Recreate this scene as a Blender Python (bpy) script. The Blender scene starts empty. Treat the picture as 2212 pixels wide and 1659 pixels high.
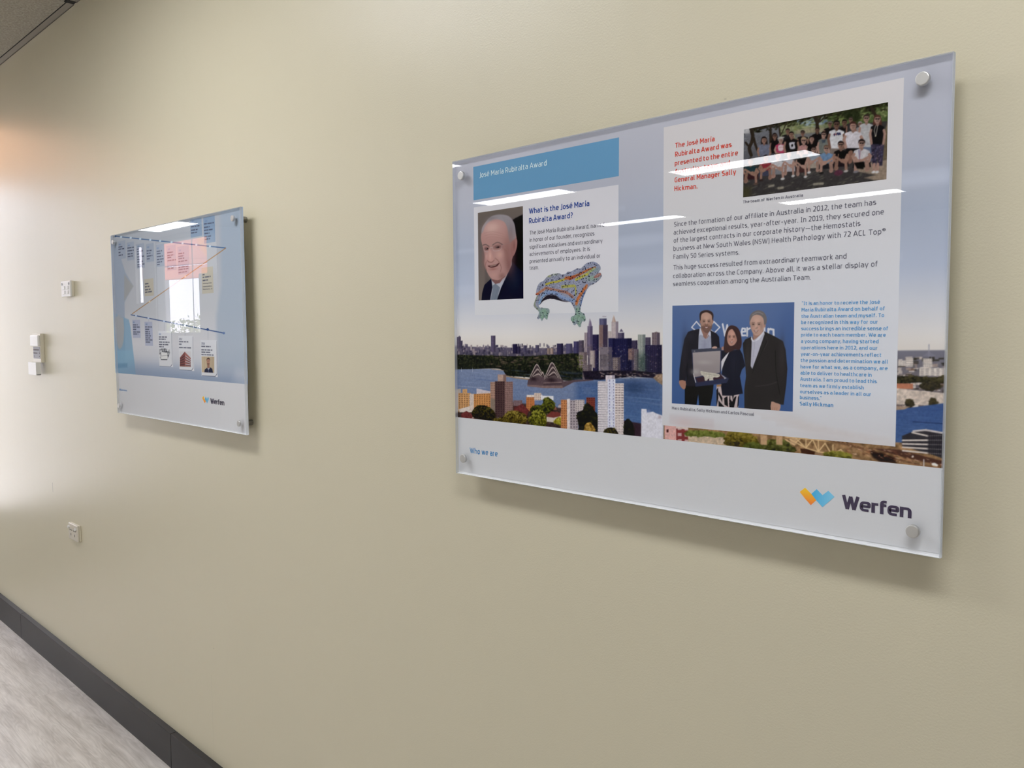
import bpy, bmesh, math, random
import numpy as np
from mathutils import Matrix, Vector

sc = bpy.context.scene
COL = sc.collection
R_ = math.radians

# scene settings
SKY = 9.0
EXPOSURE = 0.0
LAMP = 23.5
WALLC = (208, 202, 178)
CEILC = (174, 169, 157)
FLOORG = (1.25, 1.25, 1.26, 1)
INK = 1.44                                       # reflectance of the print colours against their look on the wall
VEIL = 0.006                                     # the faint mirror haze of the acrylic over every ink
SATUR = 0.90                                     # colour strength of the printed pictures

# ------------------------------------------------------------------ camera
# metres; x runs right along the poster wall, y into that wall (wall face y = 0), z up, floor z = 0
CAM = np.array([1.2759, -1.1459, 1.4782])
FPX = 1819.079                                   # focal length in pixels of a 2212 px wide frame
CR = np.array([0.70620, 0.70798, -0.00683])
CF = np.array([-0.70681, 0.70432, -0.06608])
CF /= np.linalg.norm(CF)
CR -= CF * CR.dot(CF); CR /= np.linalg.norm(CR)
CU = np.cross(CR, CF)
cam_d = bpy.data.cameras.new('camera')
cam_d.sensor_fit = 'HORIZONTAL'
cam_d.sensor_width = 36.0
cam_d.lens = FPX * 36.0 / 2212.0
cam_d.clip_start = 0.02
cam_d.clip_end = 200
cam_o = bpy.data.objects.new('camera', cam_d)
COL.objects.link(cam_o)
cam_o.matrix_world = Matrix(((CR[0], CU[0], -CF[0], CAM[0]), (CR[1], CU[1], -CF[1], CAM[1]),
                             (CR[2], CU[2], -CF[2], CAM[2]), (0, 0, 0, 1)))
sc.camera = cam_o

# ------------------------------------------------------------------ sky, exposure
world = bpy.data.worlds.new('overcast_sky')
sc.world = world
world.use_nodes = True
bg = world.node_tree.nodes['Background']
bg.inputs['Color'].default_value = (0.93, 0.92, 1.03, 1)
bg.inputs['Strength'].default_value = SKY
sc.view_settings.view_transform = 'Standard'
sc.view_settings.look = 'None'
sc.view_settings.gamma = 1.0
sc.view_settings.use_curve_mapping = False
sc.view_settings.exposure = EXPOSURE
sc.cycles.max_bounces = 10
sc.cycles.diffuse_bounces = 6
sc.cycles.transparent_max_bounces = 24
sc.cycles.sample_clamp_indirect = 6.0
sc.cycles.caustics_reflective = False
sc.cycles.caustics_refractive = False
sc.cycles.use_denoising = True

# ------------------------------------------------------------------ helpers
def lin(c):
    c = np.asarray(c, float)
    if c.max() > 1.0001: c = c / 255.0
    return np.where(c <= 0.04045, c / 12.92, ((c + 0.055) / 1.055) ** 2.4)

def mat(name, col, rough=0.6, metal=0.0, spec=0.5, emit=0.0):
    m = bpy.data.materials.new(name)
    m.use_nodes = True
    b = m.node_tree.nodes['Principled BSDF']
    c = lin(col)
    b.inputs['Base Color'].default_value = (c[0], c[1], c[2], 1)
    b.inputs['Roughness'].default_value = rough
    b.inputs['Metallic'].default_value = metal
    b.inputs['Specular IOR Level'].default_value = spec
    if emit:
        b.inputs['Emission Color'].default_value = (c[0], c[1], c[2], 1)
        b.inputs['Emission Strength'].default_value = emit
    return m

def nd(m, t, **kw):
    n = m.node_tree.nodes.new(t)
    for k, v in kw.items():
        if k.startswith('i_'):
            key = k[2:].replace('_', ' ')
            n.inputs[int(key) if key.isdigit() else key].default_value = v
        else: setattr(n, k, v)
    return n

def lk(m, a, b): m.node_tree.links.new(a, b)

def ramp(m, stops, src):
    n = nd(m, 'ShaderNodeValToRGB')
    e = n.color_ramp.elements
    while len(e) < len(stops): e.new(0.5)
    for q, (p, c) in zip(e, stops):
        q.position = p
        l = lin(c); q.color = (l[0], l[1], l[2], 1)
    lk(m, src, n.inputs[0])
    return n

class MB:
    """collects shapes and links them as ONE mesh object"""
    def __init__(s): s.v = []; s.f = []; s.mi = []; s.sm = []
    def add(s, vs, fs, mi=0, smooth=False):
        o = len(s.v); s.v += [tuple(v) for v in vs]
        for f in fs: s.f.append([i + o for i in f]); s.mi.append(mi); s.sm.append(smooth)
        return s
    def box(s, a, b, mi=0, bev=0.0):
        (x0, y0, z0), (x1, y1, z1) = a, b
        if bev:
            bm = bmesh.new(); bmesh.ops.create_cube(bm, size=1)
            for v in bm.verts: v.co = Vector(((x0 + x1) / 2 + v.co.x * (x1 - x0), (y0 + y1) / 2 + v.co.y * (y1 - y0), (z0 + z1) / 2 + v.co.z * (z1 - z0)))
            bmesh.ops.bevel(bm, geom=bm.edges[:], offset=bev, segments=3, affect='EDGES', profile=0.5)
            return s.bm(bm, mi)
        vs = [(x, y, z) for x in (x0, x1) for y in (y0, y1) for z in (z0, z1)]
        return s.add(vs, [(0, 1, 3, 2), (4, 6, 7, 5), (0, 4, 5, 1), (2, 3, 7, 6), (0, 2, 6, 4), (1, 5, 7, 3)], mi)
    def bm(s, bm, mi=0, smooth=False):
        bm.verts.index_update()
        s.add([v.co[:] for v in bm.verts], [[v.index for v in f.verts] for f in bm.faces], mi, smooth)
        bm.free(); return s
    def lathe(s, c, prof, n=40, mi=0, axis='y'):
        """prof = list of (radius, offset along the axis)"""
        vs = []; fs = []
        for (r, h) in prof:
            for k in range(n):
                a = 2 * math.pi * k / n
                p = (r * math.cos(a), h, r * math.sin(a)) if axis == 'y' else (r * math.cos(a), r * math.sin(a), h)
                vs.append((c[0] + p[0], c[1] + p[1], c[2] + p[2]))
        for i in range(len(prof) - 1):
            for k in range(n):
                q = (k + 1) % n
                fs.append((i * n + k, i * n + q, (i + 1) * n + q, (i + 1) * n + k))
        fs.append(list(range(n - 1, -1, -1))); fs.append([(len(prof) - 1) * n + k for k in range(n)])
        return s.add(vs, fs, mi, False)
    def prism(s, poly, x0, x1, mi=0):
        """poly = (y, z) outline swept along x"""
        n = len(poly)
        vs = [(x0, y, z) for y, z in poly] + [(x1, y, z) for y, z in poly]
        fs = [(i, (i + 1) % n, n + (i + 1) % n, n + i) for i in range(n)]
        return s.add(vs, fs + [list(range(n))[::-1], list(range(n, 2 * n))], mi)
    def build(s, name, mats, parent=None, recalc=True):
        me = bpy.data.meshes.new(name)
        me.from_pydata(s.v, [], s.f)
        for m in (mats if isinstance(mats, (list, tuple)) else [mats]): me.materials.append(m)
        me.polygons.foreach_set('material_index', s.mi)
        me.polygons.foreach_set('use_smooth', s.sm)
        if recalc:
            bm = bmesh.new(); bm.from_mesh(me)
            bmesh.ops.recalc_face_normals(bm, faces=bm.faces[:]); bm.to_mesh(me); bm.free()
        me.update()
        o = bpy.data.objects.new(name, me); COL.objects.link(o)
        if parent: o.parent = parent
        return o

def tag(o, label=None, cat=None, group=None, kind=None):
    if label: o['label'] = label
    if cat: o['category'] = cat
    if group: o['group'] = group
    if kind: o['kind'] = kind
    return o

def empty(name, loc=(0, 0, 0)):
    o = bpy.data.objects.new(name, None); o.empty_display_size = 0.1
    COL.objects.link(o); o.location = loc
    return o

def copy_tree(o, parent=None):
    c = o.copy(); COL.objects.link(c); c.parent = parent
    for ch in [x for x in COL.objects if x.parent == o]: copy_tree(ch, c)
    return c

# ------------------------------------------------------------------ materials of the room
def wall_paint(name, col):
    m = mat(name, col, 0.36, spec=0.42)
    b = m.node_tree.nodes['Principled BSDF']
    g = nd(m, 'ShaderNodeNewGeometry')
    n1 = nd(m, 'ShaderNodeTexNoise', i_Scale=330.0, i_Detail=3.0, i_Roughness=0.55)      # roller stipple
    n2 = nd(m, 'ShaderNodeTexNoise', i_Scale=1.0, i_Detail=3.0)                          # uneven plaster, drawn out vertically
    mp = nd(m, 'ShaderNodeMapping'); mp.inputs['Scale'].default_value = (9.0, 9.0, 0.5)
    lk(m, g.outputs['Position'], n1.inputs['Vector']); lk(m, g.outputs['Position'], mp.inputs['Vector'])
    lk(m, mp.outputs[0], n2.inputs['Vector'])
    b1 = nd(m, 'ShaderNodeBump', i_Strength=0.22, i_Distance=0.0012)
    b2 = nd(m, 'ShaderNodeBump', i_Strength=0.25, i_Distance=0.004)
    lk(m, n1.outputs['Fac'], b1.inputs['Height']); lk(m, n2.outputs['Fac'], b2.inputs['Height'])
    lk(m, b2.outputs[0], b1.inputs['Normal']); lk(m, b1.outputs[0], b.inputs['Normal'])
    return m

M_wall = wall_paint('beige_wall_paint', WALLC)
M_wall2 = mat('pale_grey_wall_paint', (186, 184, 178), 0.6)

def scuffs(m, marks):
    """small scratches and dents of the plaster: (x0, x1, z0, z1, darkness)"""
    b = m.node_tree.nodes['Principled BSDF']
    g = nd(m, 'ShaderNodeNewGeometry'); sp = nd(m, 'ShaderNodeSeparateXYZ'); lk(m, g.outputs['Position'], sp.inputs[0])
    acc = None
    for x0, x1, z0, z1, k in marks:
        def inside(out, lo, hi):
            a = nd(m, 'ShaderNodeMath', operation='COMPARE'); a.inputs[1].default_value = (lo + hi) / 2; a.inputs[2].default_value = (hi - lo) / 2
            lk(m, out, a.inputs[0]); return a.outputs[0]
        t = nd(m, 'ShaderNodeMath', operation='MULTIPLY'); lk(m, inside(sp.outputs[0], x0, x1), t.inputs[0]); lk(m, inside(sp.outputs[2], z0, z1), t.inputs[1])
        t2 = nd(m, 'ShaderNodeMath', operation='MULTIPLY'); lk(m, t.outputs[0], t2.inputs[0]); t2.inputs[1].default_value = k
        if acc is None: acc = t2.outputs[0]
        else:
            ad = nd(m, 'ShaderNodeMath', operation='ADD'); lk(m, acc, ad.inputs[0]); lk(m, t2.outputs[0], ad.inputs[1]); acc = ad.outputs[0]
    mx = nd(m, 'ShaderNodeMix', data_type='RGBA')
    c = b.inputs['Base Color'].default_value
    mx.inputs[6].default_value = c[:]; mx.inputs[7].default_value = (0.10, 0.09, 0.07, 1)
    lk(m, acc, mx.inputs[0]); lk(m, mx.outputs[2], b.inputs['Base Color'])
scuffs(M_wall, [(-1.1995, -1.1940, 0.4890, 0.4920, 0.4), (-1.2195, -1.2186, 0.09, 0.40, 0.22), (-2.7205, -2.716, 0.779, 0.820, 0.5), (0.5845, 0.5885, 1.8200, 1.8230, 0.2)])

def ceiling_tiles():
    m = mat('mineral_fibre_tiles', CEILC, 0.95, spec=0.1)
    b = m.node_tree.nodes['Principled BSDF']
    g = nd(m, 'ShaderNodeNewGeometry')
    v = nd(m, 'ShaderNodeTexVoronoi', i_Scale=95.0); n = nd(m, 'ShaderNodeTexNoise', i_Scale=120.0, i_Detail=3.0)
    lk(m, g.outputs['Position'], v.inputs['Vector']); lk(m, g.outputs['Position'], n.inputs['Vector'])
    r1 = ramp(m, [(0.08, (92, 88, 80)), (0.2, CEILC)], v.outputs['Distance'])
    r2 = ramp(m, [(0.45, (150, 146, 138)), (0.6, (255, 255, 255))], n.outputs['Fac'])
    mx = nd(m, 'ShaderNodeMix', data_type='RGBA', blend_type='MULTIPLY'); mx.inputs[0].default_value = 0.28
    lk(m, r1.outputs[0], mx.inputs[6]); lk(m, r2.outputs[0], mx.inputs[7]); lk(m, mx.outputs[2], b.inputs['Base Color'])
    return m
M_ceil = ceiling_tiles()

def oak_vinyl():
    m = mat('grey_oak_vinyl', (170, 165, 158), 0.42, spec=0.45)
    b = m.node_tree.nodes['Principled BSDF']
    g = nd(m, 'ShaderNodeNewGeometry')
    br = nd(m, 'ShaderNodeTexBrick', offset=0.37, i_Scale=1.0, i_Mortar_Size=0.0009, i_Brick_Width=1.22, i_Row_Height=0.18, i_Bias=0.0)
    br.inputs['Color1'].default_value = (0, 0, 0, 1); br.inputs['Color2'].default_value = (1, 1, 1, 1); br.inputs['Mortar'].default_value = (0.5, 0.5, 0.5, 1)
    lk(m, g.outputs['Position'], br.inputs['Vector'])
    sh = nd(m, 'ShaderNodeVectorMath', operation='MULTIPLY_ADD'); sh.inputs[1].default_value = (7.3, 3.1, 0); lk(m, br.outputs['Color'], sh.inputs[0]); lk(m, g.outputs['Position'], sh.inputs[2])
    mp = nd(m, 'ShaderNodeMapping'); mp.inputs['Scale'].default_value = (2.2, 14.0, 1.0); lk(m, sh.outputs[0], mp.inputs['Vector'])
    n0 = nd(m, 'ShaderNodeTexNoise', i_Scale=0.9, i_Detail=2.0); lk(m, mp.outputs[0], n0.inputs['Vector'])
    wv = nd(m, 'ShaderNodeMath', operation='MULTIPLY'); wv.inputs[1].default_value = 17.0; lk(m, n0.outputs['Fac'], wv.inputs[0])
    fr = nd(m, 'ShaderNodeMath', operation='PINGPONG'); fr.inputs[1].default_value = 0.5; lk(m, wv.outputs[0], fr.inputs[0])
    mp2 = nd(m, 'ShaderNodeMapping'); mp2.inputs['Scale'].default_value = (7.0, 230.0, 1.0); lk(m, sh.outputs[0], mp2.inputs['Vector'])
    n2 = nd(m, 'ShaderNodeTexNoise', i_Scale=1.0, i_Detail=5.0, i_Roughness=0.65); lk(m, mp2.outputs[0], n2.inputs['Vector'])
    n3 = nd(m, 'ShaderNodeTexNoise', i_Scale=1.7, i_Detail=3.0); lk(m, mp.outputs[0], n3.inputs['Vector'])
    r1 = ramp(m, [(0.0, (150, 145, 138)), (0.5, (190, 186, 180))], fr.outputs[0])
    r2 = ramp(m, [(0.30, (138, 133, 126)), (0.62, (206, 203, 198))], n2.outputs['Fac'])
    r3 = ramp(m, [(0.32, (148, 143, 136)), (0.62, (204, 201, 196))], n3.outputs['Fac'])
    a = nd(m, 'ShaderNodeMix', data_type='RGBA'); a.inputs[0].default_value = 0.5; lk(m, r1.outputs[0], a.inputs[6]); lk(m, r2.outputs[0], a.inputs[7])
    c = nd(m, 'ShaderNodeMix', data_type='RGBA'); c.inputs[0].default_value = 0.45; lk(m, a.outputs[2], c.inputs[6]); lk(m, r3.outputs[0], c.inputs[7])
    d = nd(m, 'ShaderNodeMix', data_type='RGBA', blend_type='MULTIPLY'); lk(m, br.outputs['Fac'], d.inputs[0]); lk(m, c.outputs[2], d.inputs[6]); d.inputs[7].default_value = (0.8, 0.79, 0.78, 1)
    gain = nd(m, 'ShaderNodeMix', data_type='RGBA', blend_type='MULTIPLY'); gain.inputs[0].default_value = 1.0; lk(m, d.outputs[2], gain.inputs[6]); gain.inputs[7].default_value = FLOORG
    lk(m, gain.outputs[2], b.inputs['Base Color'])
    bp = nd(m, 'ShaderNodeBump', i_Strength=0.15, i_Distance=0.001); lk(m, n2.outputs['Fac'], bp.inputs['Height']); lk(m, bp.outputs[0], b.inputs['Normal'])
    return m
M_floor = oak_vinyl()
M_skirt = mat('charcoal_skirting', (36, 36, 38), 0.4, spec=0.35)
M_gap_shade = mat('dark_gap_and_shade', (10, 10, 10), 0.9)
M_tbar = mat('grey_ceiling_angle', (138, 132, 120), 0.55)
M_metal = mat('satin_aluminium', (206, 206, 204), 0.5, metal=1.0)
M_metal_d = mat('satin_aluminium_barrel', (150, 148, 144), 0.3, metal=1.0)
M_white = mat('white_plastic', (226, 226, 224), 0.3)
M_cream = mat('cream_plastic', (214, 208, 190), 0.32)
M_ivory = mat('ivory_plastic', (206, 200, 186), 0.4)
M_black = mat('dark_plastic', (28, 27, 26), 0.5)
M_frame = mat('grey_window_frame', (150, 154, 158), 0.4)
M_diff = mat('lit_diffuser', (252, 252, 255), 0.5, emit=LAMP)
M_lframe = mat('white_steel_tray', (222, 222, 220), 0.5)

# ------------------------------------------------------------------ structure
HC = 2.718
def slab(name, a, b, m):
    o = MB().box(a, b).build(name, m); return tag(o, kind='structure')
fl = MB().box((-8.54, -8.8, -0.15), (4.7, -0.93, 0.0)).box((-4.42, -0.93, -0.15), (4.7, 0.15, 0.0)).box((-16.2, -3.74, -0.15), (-8.54, -0.93, 0.0))
tag(fl.build('floor', M_floor), kind='structure')
ce = MB().box((-8.54, -8.8, HC), (4.7, -0.93, HC + 0.12)).box((-4.42, -0.93, HC), (4.7, 0.15, HC + 0.12)).box((-16.2, -3.74, HC), (-8.54, -0.93, HC + 0.12))
tag(ce.build('ceiling', M_ceil), kind='structure')
slab('wall_back', (-4.42, 0.0, 0.0), (4.6, 0.14, HC), M_wall)
slab('wall_right', (4.5, -8.7, 0.0), (4.64, 0.0, HC), M_wall2)
slab('wall_front', (-8.4, -8.74, 0.0), (4.5, -8.6, HC), M_wall2)
slab('wall_return', (-8.54, -8.6, 0.0), (-8.4, -3.74, HC), M_wall2)
slab('wall_left', (-16.14, -3.6, 0.0), (-16.0, -0.93, HC), M_wall2)
slab('wall_corridor', (-16.0, -0.93, 0.0), (-4.32, -0.87, HC), M_wall2)

def window(n, x0, x1, z0, z1, y, bars, t=0.03, d=0.10):
    """frame, transoms and pane in the wall opening at y (wall runs along x)"""
    w = MB()
    w.box((x0, y, z0), (x0 + t, y + d, z1)).box((x1 - t, y, z0), (x1, y + d, z1))
    w.box((x0, y, z1 - t), (x1, y + d, z1)).box((x0, y, z0), (x1, y + d, z0 + t))
    for b in bars: w.box(*b)
    o = tag(w.build('window_%d' % n, M_frame), kind='structure')
    return o

def glass_mat(name, tint=(1, 1, 1), ior=1.49, rough=0.0):
    m = bpy.data.materials.new(name); m.use_nodes = True; t = m.node_tree; t.nodes.clear()
    out = nd(m, 'ShaderNodeOutputMaterial'); mx = nd(m, 'ShaderNodeMixShader')
    tr = nd(m, 'ShaderNodeBsdfTransparent'); tr.inputs[0].default_value = (*tint, 1)
    gl = nd(m, 'ShaderNodeBsdfGlossy'); gl.inputs['Roughness'].default_value = rough
    # Schlick's law from the angle of view, the same from both sides of the thin sheet
    g = nd(m, 'ShaderNodeNewGeometry'); dt = nd(m, 'ShaderNodeVectorMath', operation='DOT_PRODUCT'); lk(m, g.outputs['Incoming'], dt.inputs[0]); lk(m, g.outputs['True Normal'], dt.inputs[1])
    ab = nd(m, 'ShaderNodeMath', operation='ABSOLUTE'); lk(m, dt.outputs['Value'], ab.inputs[0])
    om = nd(m, 'ShaderNodeMath', operation='SUBTRACT'); om.inputs[0].default_value = 1.0; lk(m, ab.outputs[0], om.inputs[1])
    pw = nd(m, 'ShaderNodeMath', operation='POWER'); pw.inputs[1].default_value = 5.0; lk(m, om.outputs[0], pw.inputs[0])
    f0 = ((ior - 1) / (ior + 1)) ** 2
    fr = nd(m, 'ShaderNodeMath', operation='MULTIPLY_ADD'); fr.inputs[1].default_value = 1 - f0; fr.inputs[2].default_value = f0; lk(m, pw.outputs[0], fr.inputs[0])
    lk(m, fr.outputs[0], mx.inputs[0]); lk(m, tr.outputs[0], mx.inputs[1]); lk(m, gl.outputs[0], mx.inputs[2]); lk(m, mx.outputs[0], out.inputs[0])
    return m
M_pane = glass_mat('window_glass')

# window wall (faces the poster wall across the room): one wide window and one slot window
WX0, WX1, WZ0, WZ1 = -10.24, -8.66, 1.42, 2.676
ww = MB()
ww.box((-16.0, -3.66, 0), (-10.90, -3.6, HC)).box((-10.90, -3.66, 0), (-10.65, -3.6, 1.86)).box((-10.90, -3.66, 2.66), (-10.65, -3.6, HC))
ww.box((-10.65, -3.74, 0), (WX0, -3.6, HC)).box((WX0, -3.74, 0), (WX1, -3.6, WZ0)).box((WX0, -3.74, WZ1), (WX1, -3.6, HC)).box((WX1, -3.74, 0), (-8.4, -3.6, HC)).box((-8.90, -3.74, WZ0), (WX1, -3.6, 2.18))
tag(ww.build('wall_window', M_wall2), kind='structure')
wo = window(1, WX0, WX1, WZ0, WZ1, -3.72, [((-9.255, -3.683, WZ0), (-9.24, -3.678, WZ1))])
MB().box((WX0 + 0.03, -3.69, WZ0 + 0.03), (WX1 - 0.03, -3.684, WZ1 - 0.03)).build('window_pane', M_pane, wo)
wo = window(2, -10.90, -10.65, 1.86, 2.66, -3.658, [], 0.012, 0.02)
MB().box((-10.888, -3.65, 1.872), (-10.662, -3.646, 2.648)).build('window_pane', M_pane, wo)
# glazed side light at the end of the poster wall
w3 = MB(); t = 0.04
w3.box((-4.41, -0.87, 0), (-4.33, -0.83, HC)).box((-4.41, -0.04, 0), (-4.33, 0, HC)).box((-4.41, -0.83, HC - t), (-4.33, -0.04, HC)).box((-4.40, -0.83, 0), (-4.34, -0.04, 0.40)).box((-4.41, -0.83, 0.40), (-4.33, -0.04, 0.44))
w3 = tag(w3.build('window_3', M_frame), kind='structure')
MB().box((-4.373, -0.83, 0.44), (-4.367, -0.04, HC - t)).build('window_pane', M_pane, w3)

# skirting duct along the poster wall, three lengths with open joints
SK = [(0.0, 0.0), (-0.022, 0.0), (-0.022, 0.1185), (-0.0205, 0.1205), (0.0, 0.1215)]
sk = MB()
for a, b in ((-4.32, -3.2210), (-3.2178, -1.4980), (-1.4945, 4.5)): sk.prism(SK, a, b)
sk.prism([(0, 0), (-0.018, 0), (-0.018, 0.115), (0, 0.115)], -3.222, -3.217, 1).prism([(0, 0), (-0.0175, 0), (-0.0175, 0.116), (0, 0.116)], -1.499, -1.494, 1)
tag(sk.build('baseboard_back', [M_skirt, M_gap_shade]), kind='structure')
# perimeter angle of the suspended ceiling, with a gap between two lengths
tr = MB()
TZ = HC - 0.004
for a, b in ((-4.32, -2.212), (-2.180, 4.5)): tr.box((a, -0.024, TZ), (b, -0.0002, TZ + 0.0035)).box((a, -0.0015, TZ - 0.003), (b, -0.0002, TZ))
for a, b in ((-4.32, -2.212), (-2.180, 4.5)): tr.box((a, -0.0255, TZ + 0.001), (b, -0.024, TZ + 0.0038), 1).box((a, -0.0016, TZ - 0.0036), (b, -0.0002, TZ - 0.0029), 1)  # dark strips along both edges stand in for the shadow of a gap
tr.box((-2.212, -0.034, TZ - 0.0005), (-2.180, -0.0005, TZ + 0.0038), 1)
tag(tr.build('trim_1', [M_tbar, M_gap_shade]), kind='structure')
# T-bars of the ceiling grid
gr = MB()
for k in range(-7, 4): gr.box((k * 2.29 + 0.80, -8.6, HC - 0.003), (k * 2.29 + 0.824, -0.026, HC - 0.0002))
tag(gr.build('trim_2', M_tbar), kind='structure')

# ------------------------------------------------------------------ ceiling lights
def make_light():
    r = empty('ceiling_light')
    f = MB(); L, W, t, h = 0.60, 0.155, 0.02, 0.012
    f.box((-L, -W, -h), (L, -W + t, 0)).box((-L, W - t, -h), (L, W, 0)).box((-L, -W + t, -h), (-L + t, W - t, 0)).box((L - t, -W + t, -h), (L, W - t, 0))
    f.build('frame', M_lframe, r)
    MB().box((-L + t, -W + t, -0.007), (L - t, W - t, -0.002)).build('diffuser', M_diff, r)
    return r
LIGHTS = [(-4.36, -4.70, 'recessed white strip light, nearer of the two mirrored above the founder portrait'),
          (-2.08, -4.73, 'recessed white strip light mirrored across the red text and the group photo'),
          (-4.66, -6.94, 'recessed white strip light mirrored beside the line ending in named'),
          (-2.29, -6.93, 'recessed white strip light mirrored just below the group photo'),
          (-4.14, -3.11, 'recessed white strip light mirrored in the top left corner of the large panel'),
          (-8.78, -3.18, 'recessed white strip light mirrored at the top of the milestones panel'),
          (1.30, -0.95, 'recessed white strip light in the ceiling above the right end of the large panel'),
          (-1.00, -0.95, 'recessed white strip light in the ceiling above the bare wall between both panels'),
          (0.22, -4.70, 'unseen recessed white strip light added mid room for light balance, second row from the front wall'),  # added out of view to even out the room light
          (0.0, -6.94, 'unseen recessed white strip light added in the front wall row, mid room, to balance the light'),  # another unseen lamp, added only for the balance of light
          (-6.70, -4.70, 'recessed white strip light beside the return wall')]
lp = make_light()
for i, (x, y, lab) in enumerate(LIGHTS):
    o = lp if i == 0 else copy_tree(lp)
    o.location = (x, y, HC)
    tag(o, lab, 'ceiling light', 'recessed strip lights of the suspended ceiling')

# ------------------------------------------------------------------ things on the wall and beyond the glass
def caps_of(root, spots, r, y0, y1, m, name, prof=None):
    for (x, z) in spots:
        MB().lathe((x, 0, z), [(r, y1), (r, y0 + 0.001), (r * 0.82, y0)], 24).build(name, m, root)

# four-button light switch on a raised block
sw = empty('light_switch', (-2.388, 0, 1.648))
tag(sw, 'white four-button light switch on a raised block, left of the milestones panel', 'light switch')
MB().box((-0.053, -0.009, -0.0305), (0.053, 0.0, 0.0305), bev=0.002).build('mounting_block', M_cream, sw)
MB().box((-0.054, -0.0165, -0.0315), (0.054, -0.009, 0.0315), bev=0.0025).build('cover_plate', M_white, sw)
for x in (-0.041, 0.041): MB().lathe((x, 0, 0.0195), [(0.0052, -0.0160), (0.0052, -0.0178), (0.0044, -0.0183)], 24).build('screw_cap', M_frame, sw)
for x in (-0.017, 0.023):
    for z in (0.004, -0.014): MB().box((x - 0.012, -0.0195, z - 0.007), (x + 0.012, -0.016, z + 0.0065), bev=0.0014).build('rocker', M_white, sw)

# power outlet low on the wall
po = empty('wall_socket', (-2.427, 0, 0.652))
tag(po, 'cream wall socket low down above the skirting, below the light switch', 'wall socket')
MB().box((-0.054, -0.007, -0.033), (0.054, 0.0, 0.033), bev=0.002).build('mounting_block', M_cream, po)
MB().box((-0.055, -0.0155, -0.034), (0.055, -0.0065, 0.034), bev=0.004).build('cover_plate', M_ivory, po)
for x in (-0.042, 0.042): MB().lathe((x, 0, 0.018), [(0.0062, -0.0150), (0.0062, -0.0205), (0.0045, -0.0215)], 24).build('screw_cap', M_white, po)
for x in (-0.023, 0.023):
    d = MB()
    d.box((x - 0.013, -0.0162, 0.006), (x - 0.004, -0.0153, 0.0085)).box((x + 0.004, -0.0162, 0.006), (x + 0.013, -0.0153, 0.0085)).box((x - 0.0014, -0.0162, -0.016), (x + 0.0014, -0.0153, -0.006))
    d.build('pin_slots', M_black, po)

# air conditioner control with its flap hanging open
ac = empty('thermostat', (-2.802, 0, 1.388))
tag(ac, 'cream wall control with grey instruction card and its flap hanging open', 'thermostat')
MB().box((-0.056, -0.016, -0.045), (0.056, 0.0, 0.081), bev=0.0025).build('housing', M_cream, ac)
MB().box((-0.058, -0.026, 0.026), (0.054, -0.0155, 0.074), bev=0.0045).build('upper_cover', M_white, ac)
MB().box((-0.045, -0.0172, -0.028), (0.048, -0.0158, 0.024)).build('instruction_card', mat('grey_card', (150, 150, 158), 0.5), ac)
tx = MB(); random.seed(3)
for z, n in ((0.010, 7), (-0.004, 5)):
    for k in range(n): tx.box((-0.042 + k * 0.0115, -0.0176, z - 0.002), (-0.042 + k * 0.0115 + 0.0085, -0.0171, z + 0.002))
tx.box((0.036, -0.0176, -0.0055), (0.044, -0.0171, -0.0015)).box((-0.038, -0.0176, -0.019), (-0.032, -0.0171, -0.016)).box((0.036, -0.0176, -0.019), (0.044, -0.0171, -0.016))
tx.build('printed_rows', mat('dark_red_print', (70, 40, 46), 0.6), ac)
fl = MB()
fl.box((-0.057, -0.037, -0.098), (0.055, -0.0345, -0.044), bev=0.001).box((-0.057, -0.0345, -0.0465), (0.055, -0.014, -0.044)).box((-0.057, -0.0345, -0.098), (-0.0545, -0.018, -0.0465)).box((0.0525, -0.0345, -0.098), (0.055, -0.018, -0.0465)).box((-0.057, -0.0345, -0.098), (0.055, -0.018, -0.0955))
fl.build('flap', M_white, ac)

# outside: orange canopy fascia of two boards on posts, a hedge of trees, paving
M_orange = mat('orange_fascia', (236, 142, 112), 0.6)
M_orange2 = mat('bright_orange_panel', (246, 150, 60), 0.5)
ca = empty('canopy', (-19.5, -8.2, 0))
tag(ca, 'salmon orange canopy outside, seen mirrored at the top of the milestones panel', 'canopy')
ca.rotation_euler = (0, 0, R_(-9))
MB().box((-2.1, -0.2, 2.79), (5, 0.0, 3.10)).build('fascia_board', M_orange, ca)
MB().box((-2.1, -0.2, 3.14), (5, 0.0, 4.6)).build('fascia_board', M_orange, ca)
MB().lathe((1.2, 0.0, 3.95), [(0.75, 0.01), (0.75, 0.05)], 40).build('round_sign', M_orange2, ca)
for x in (-1.6, 3.9): MB().box((x - 0.1, -0.4, 0), (x + 0.1, -0.2, 4.6)).build('post', M_frame, ca)
pv = MB().box((-34, -22, -0.35), (-8.6, -3.8, -0.2)).box((-34, -3.8, -0.35), (-16.3, 0.0, -0.2)).box((-16.1, -0.8, -0.35), (-4.6, 3.5, -0.2))
tag(pv.build('paving', mat('pale_paving', (176, 172, 164), 0.8)), 'pale paving outside the windows', 'paving', kind='structure')
M_leaf = [mat('leaf_light', (190, 200, 140), 0.6), mat('leaf_mid', (146, 164, 100), 0.6), mat('leaf_pale', (216, 220, 184), 0.6)]
M_bark = mat('bark', (96, 80, 66), 0.9)
random.seed(11)
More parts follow.
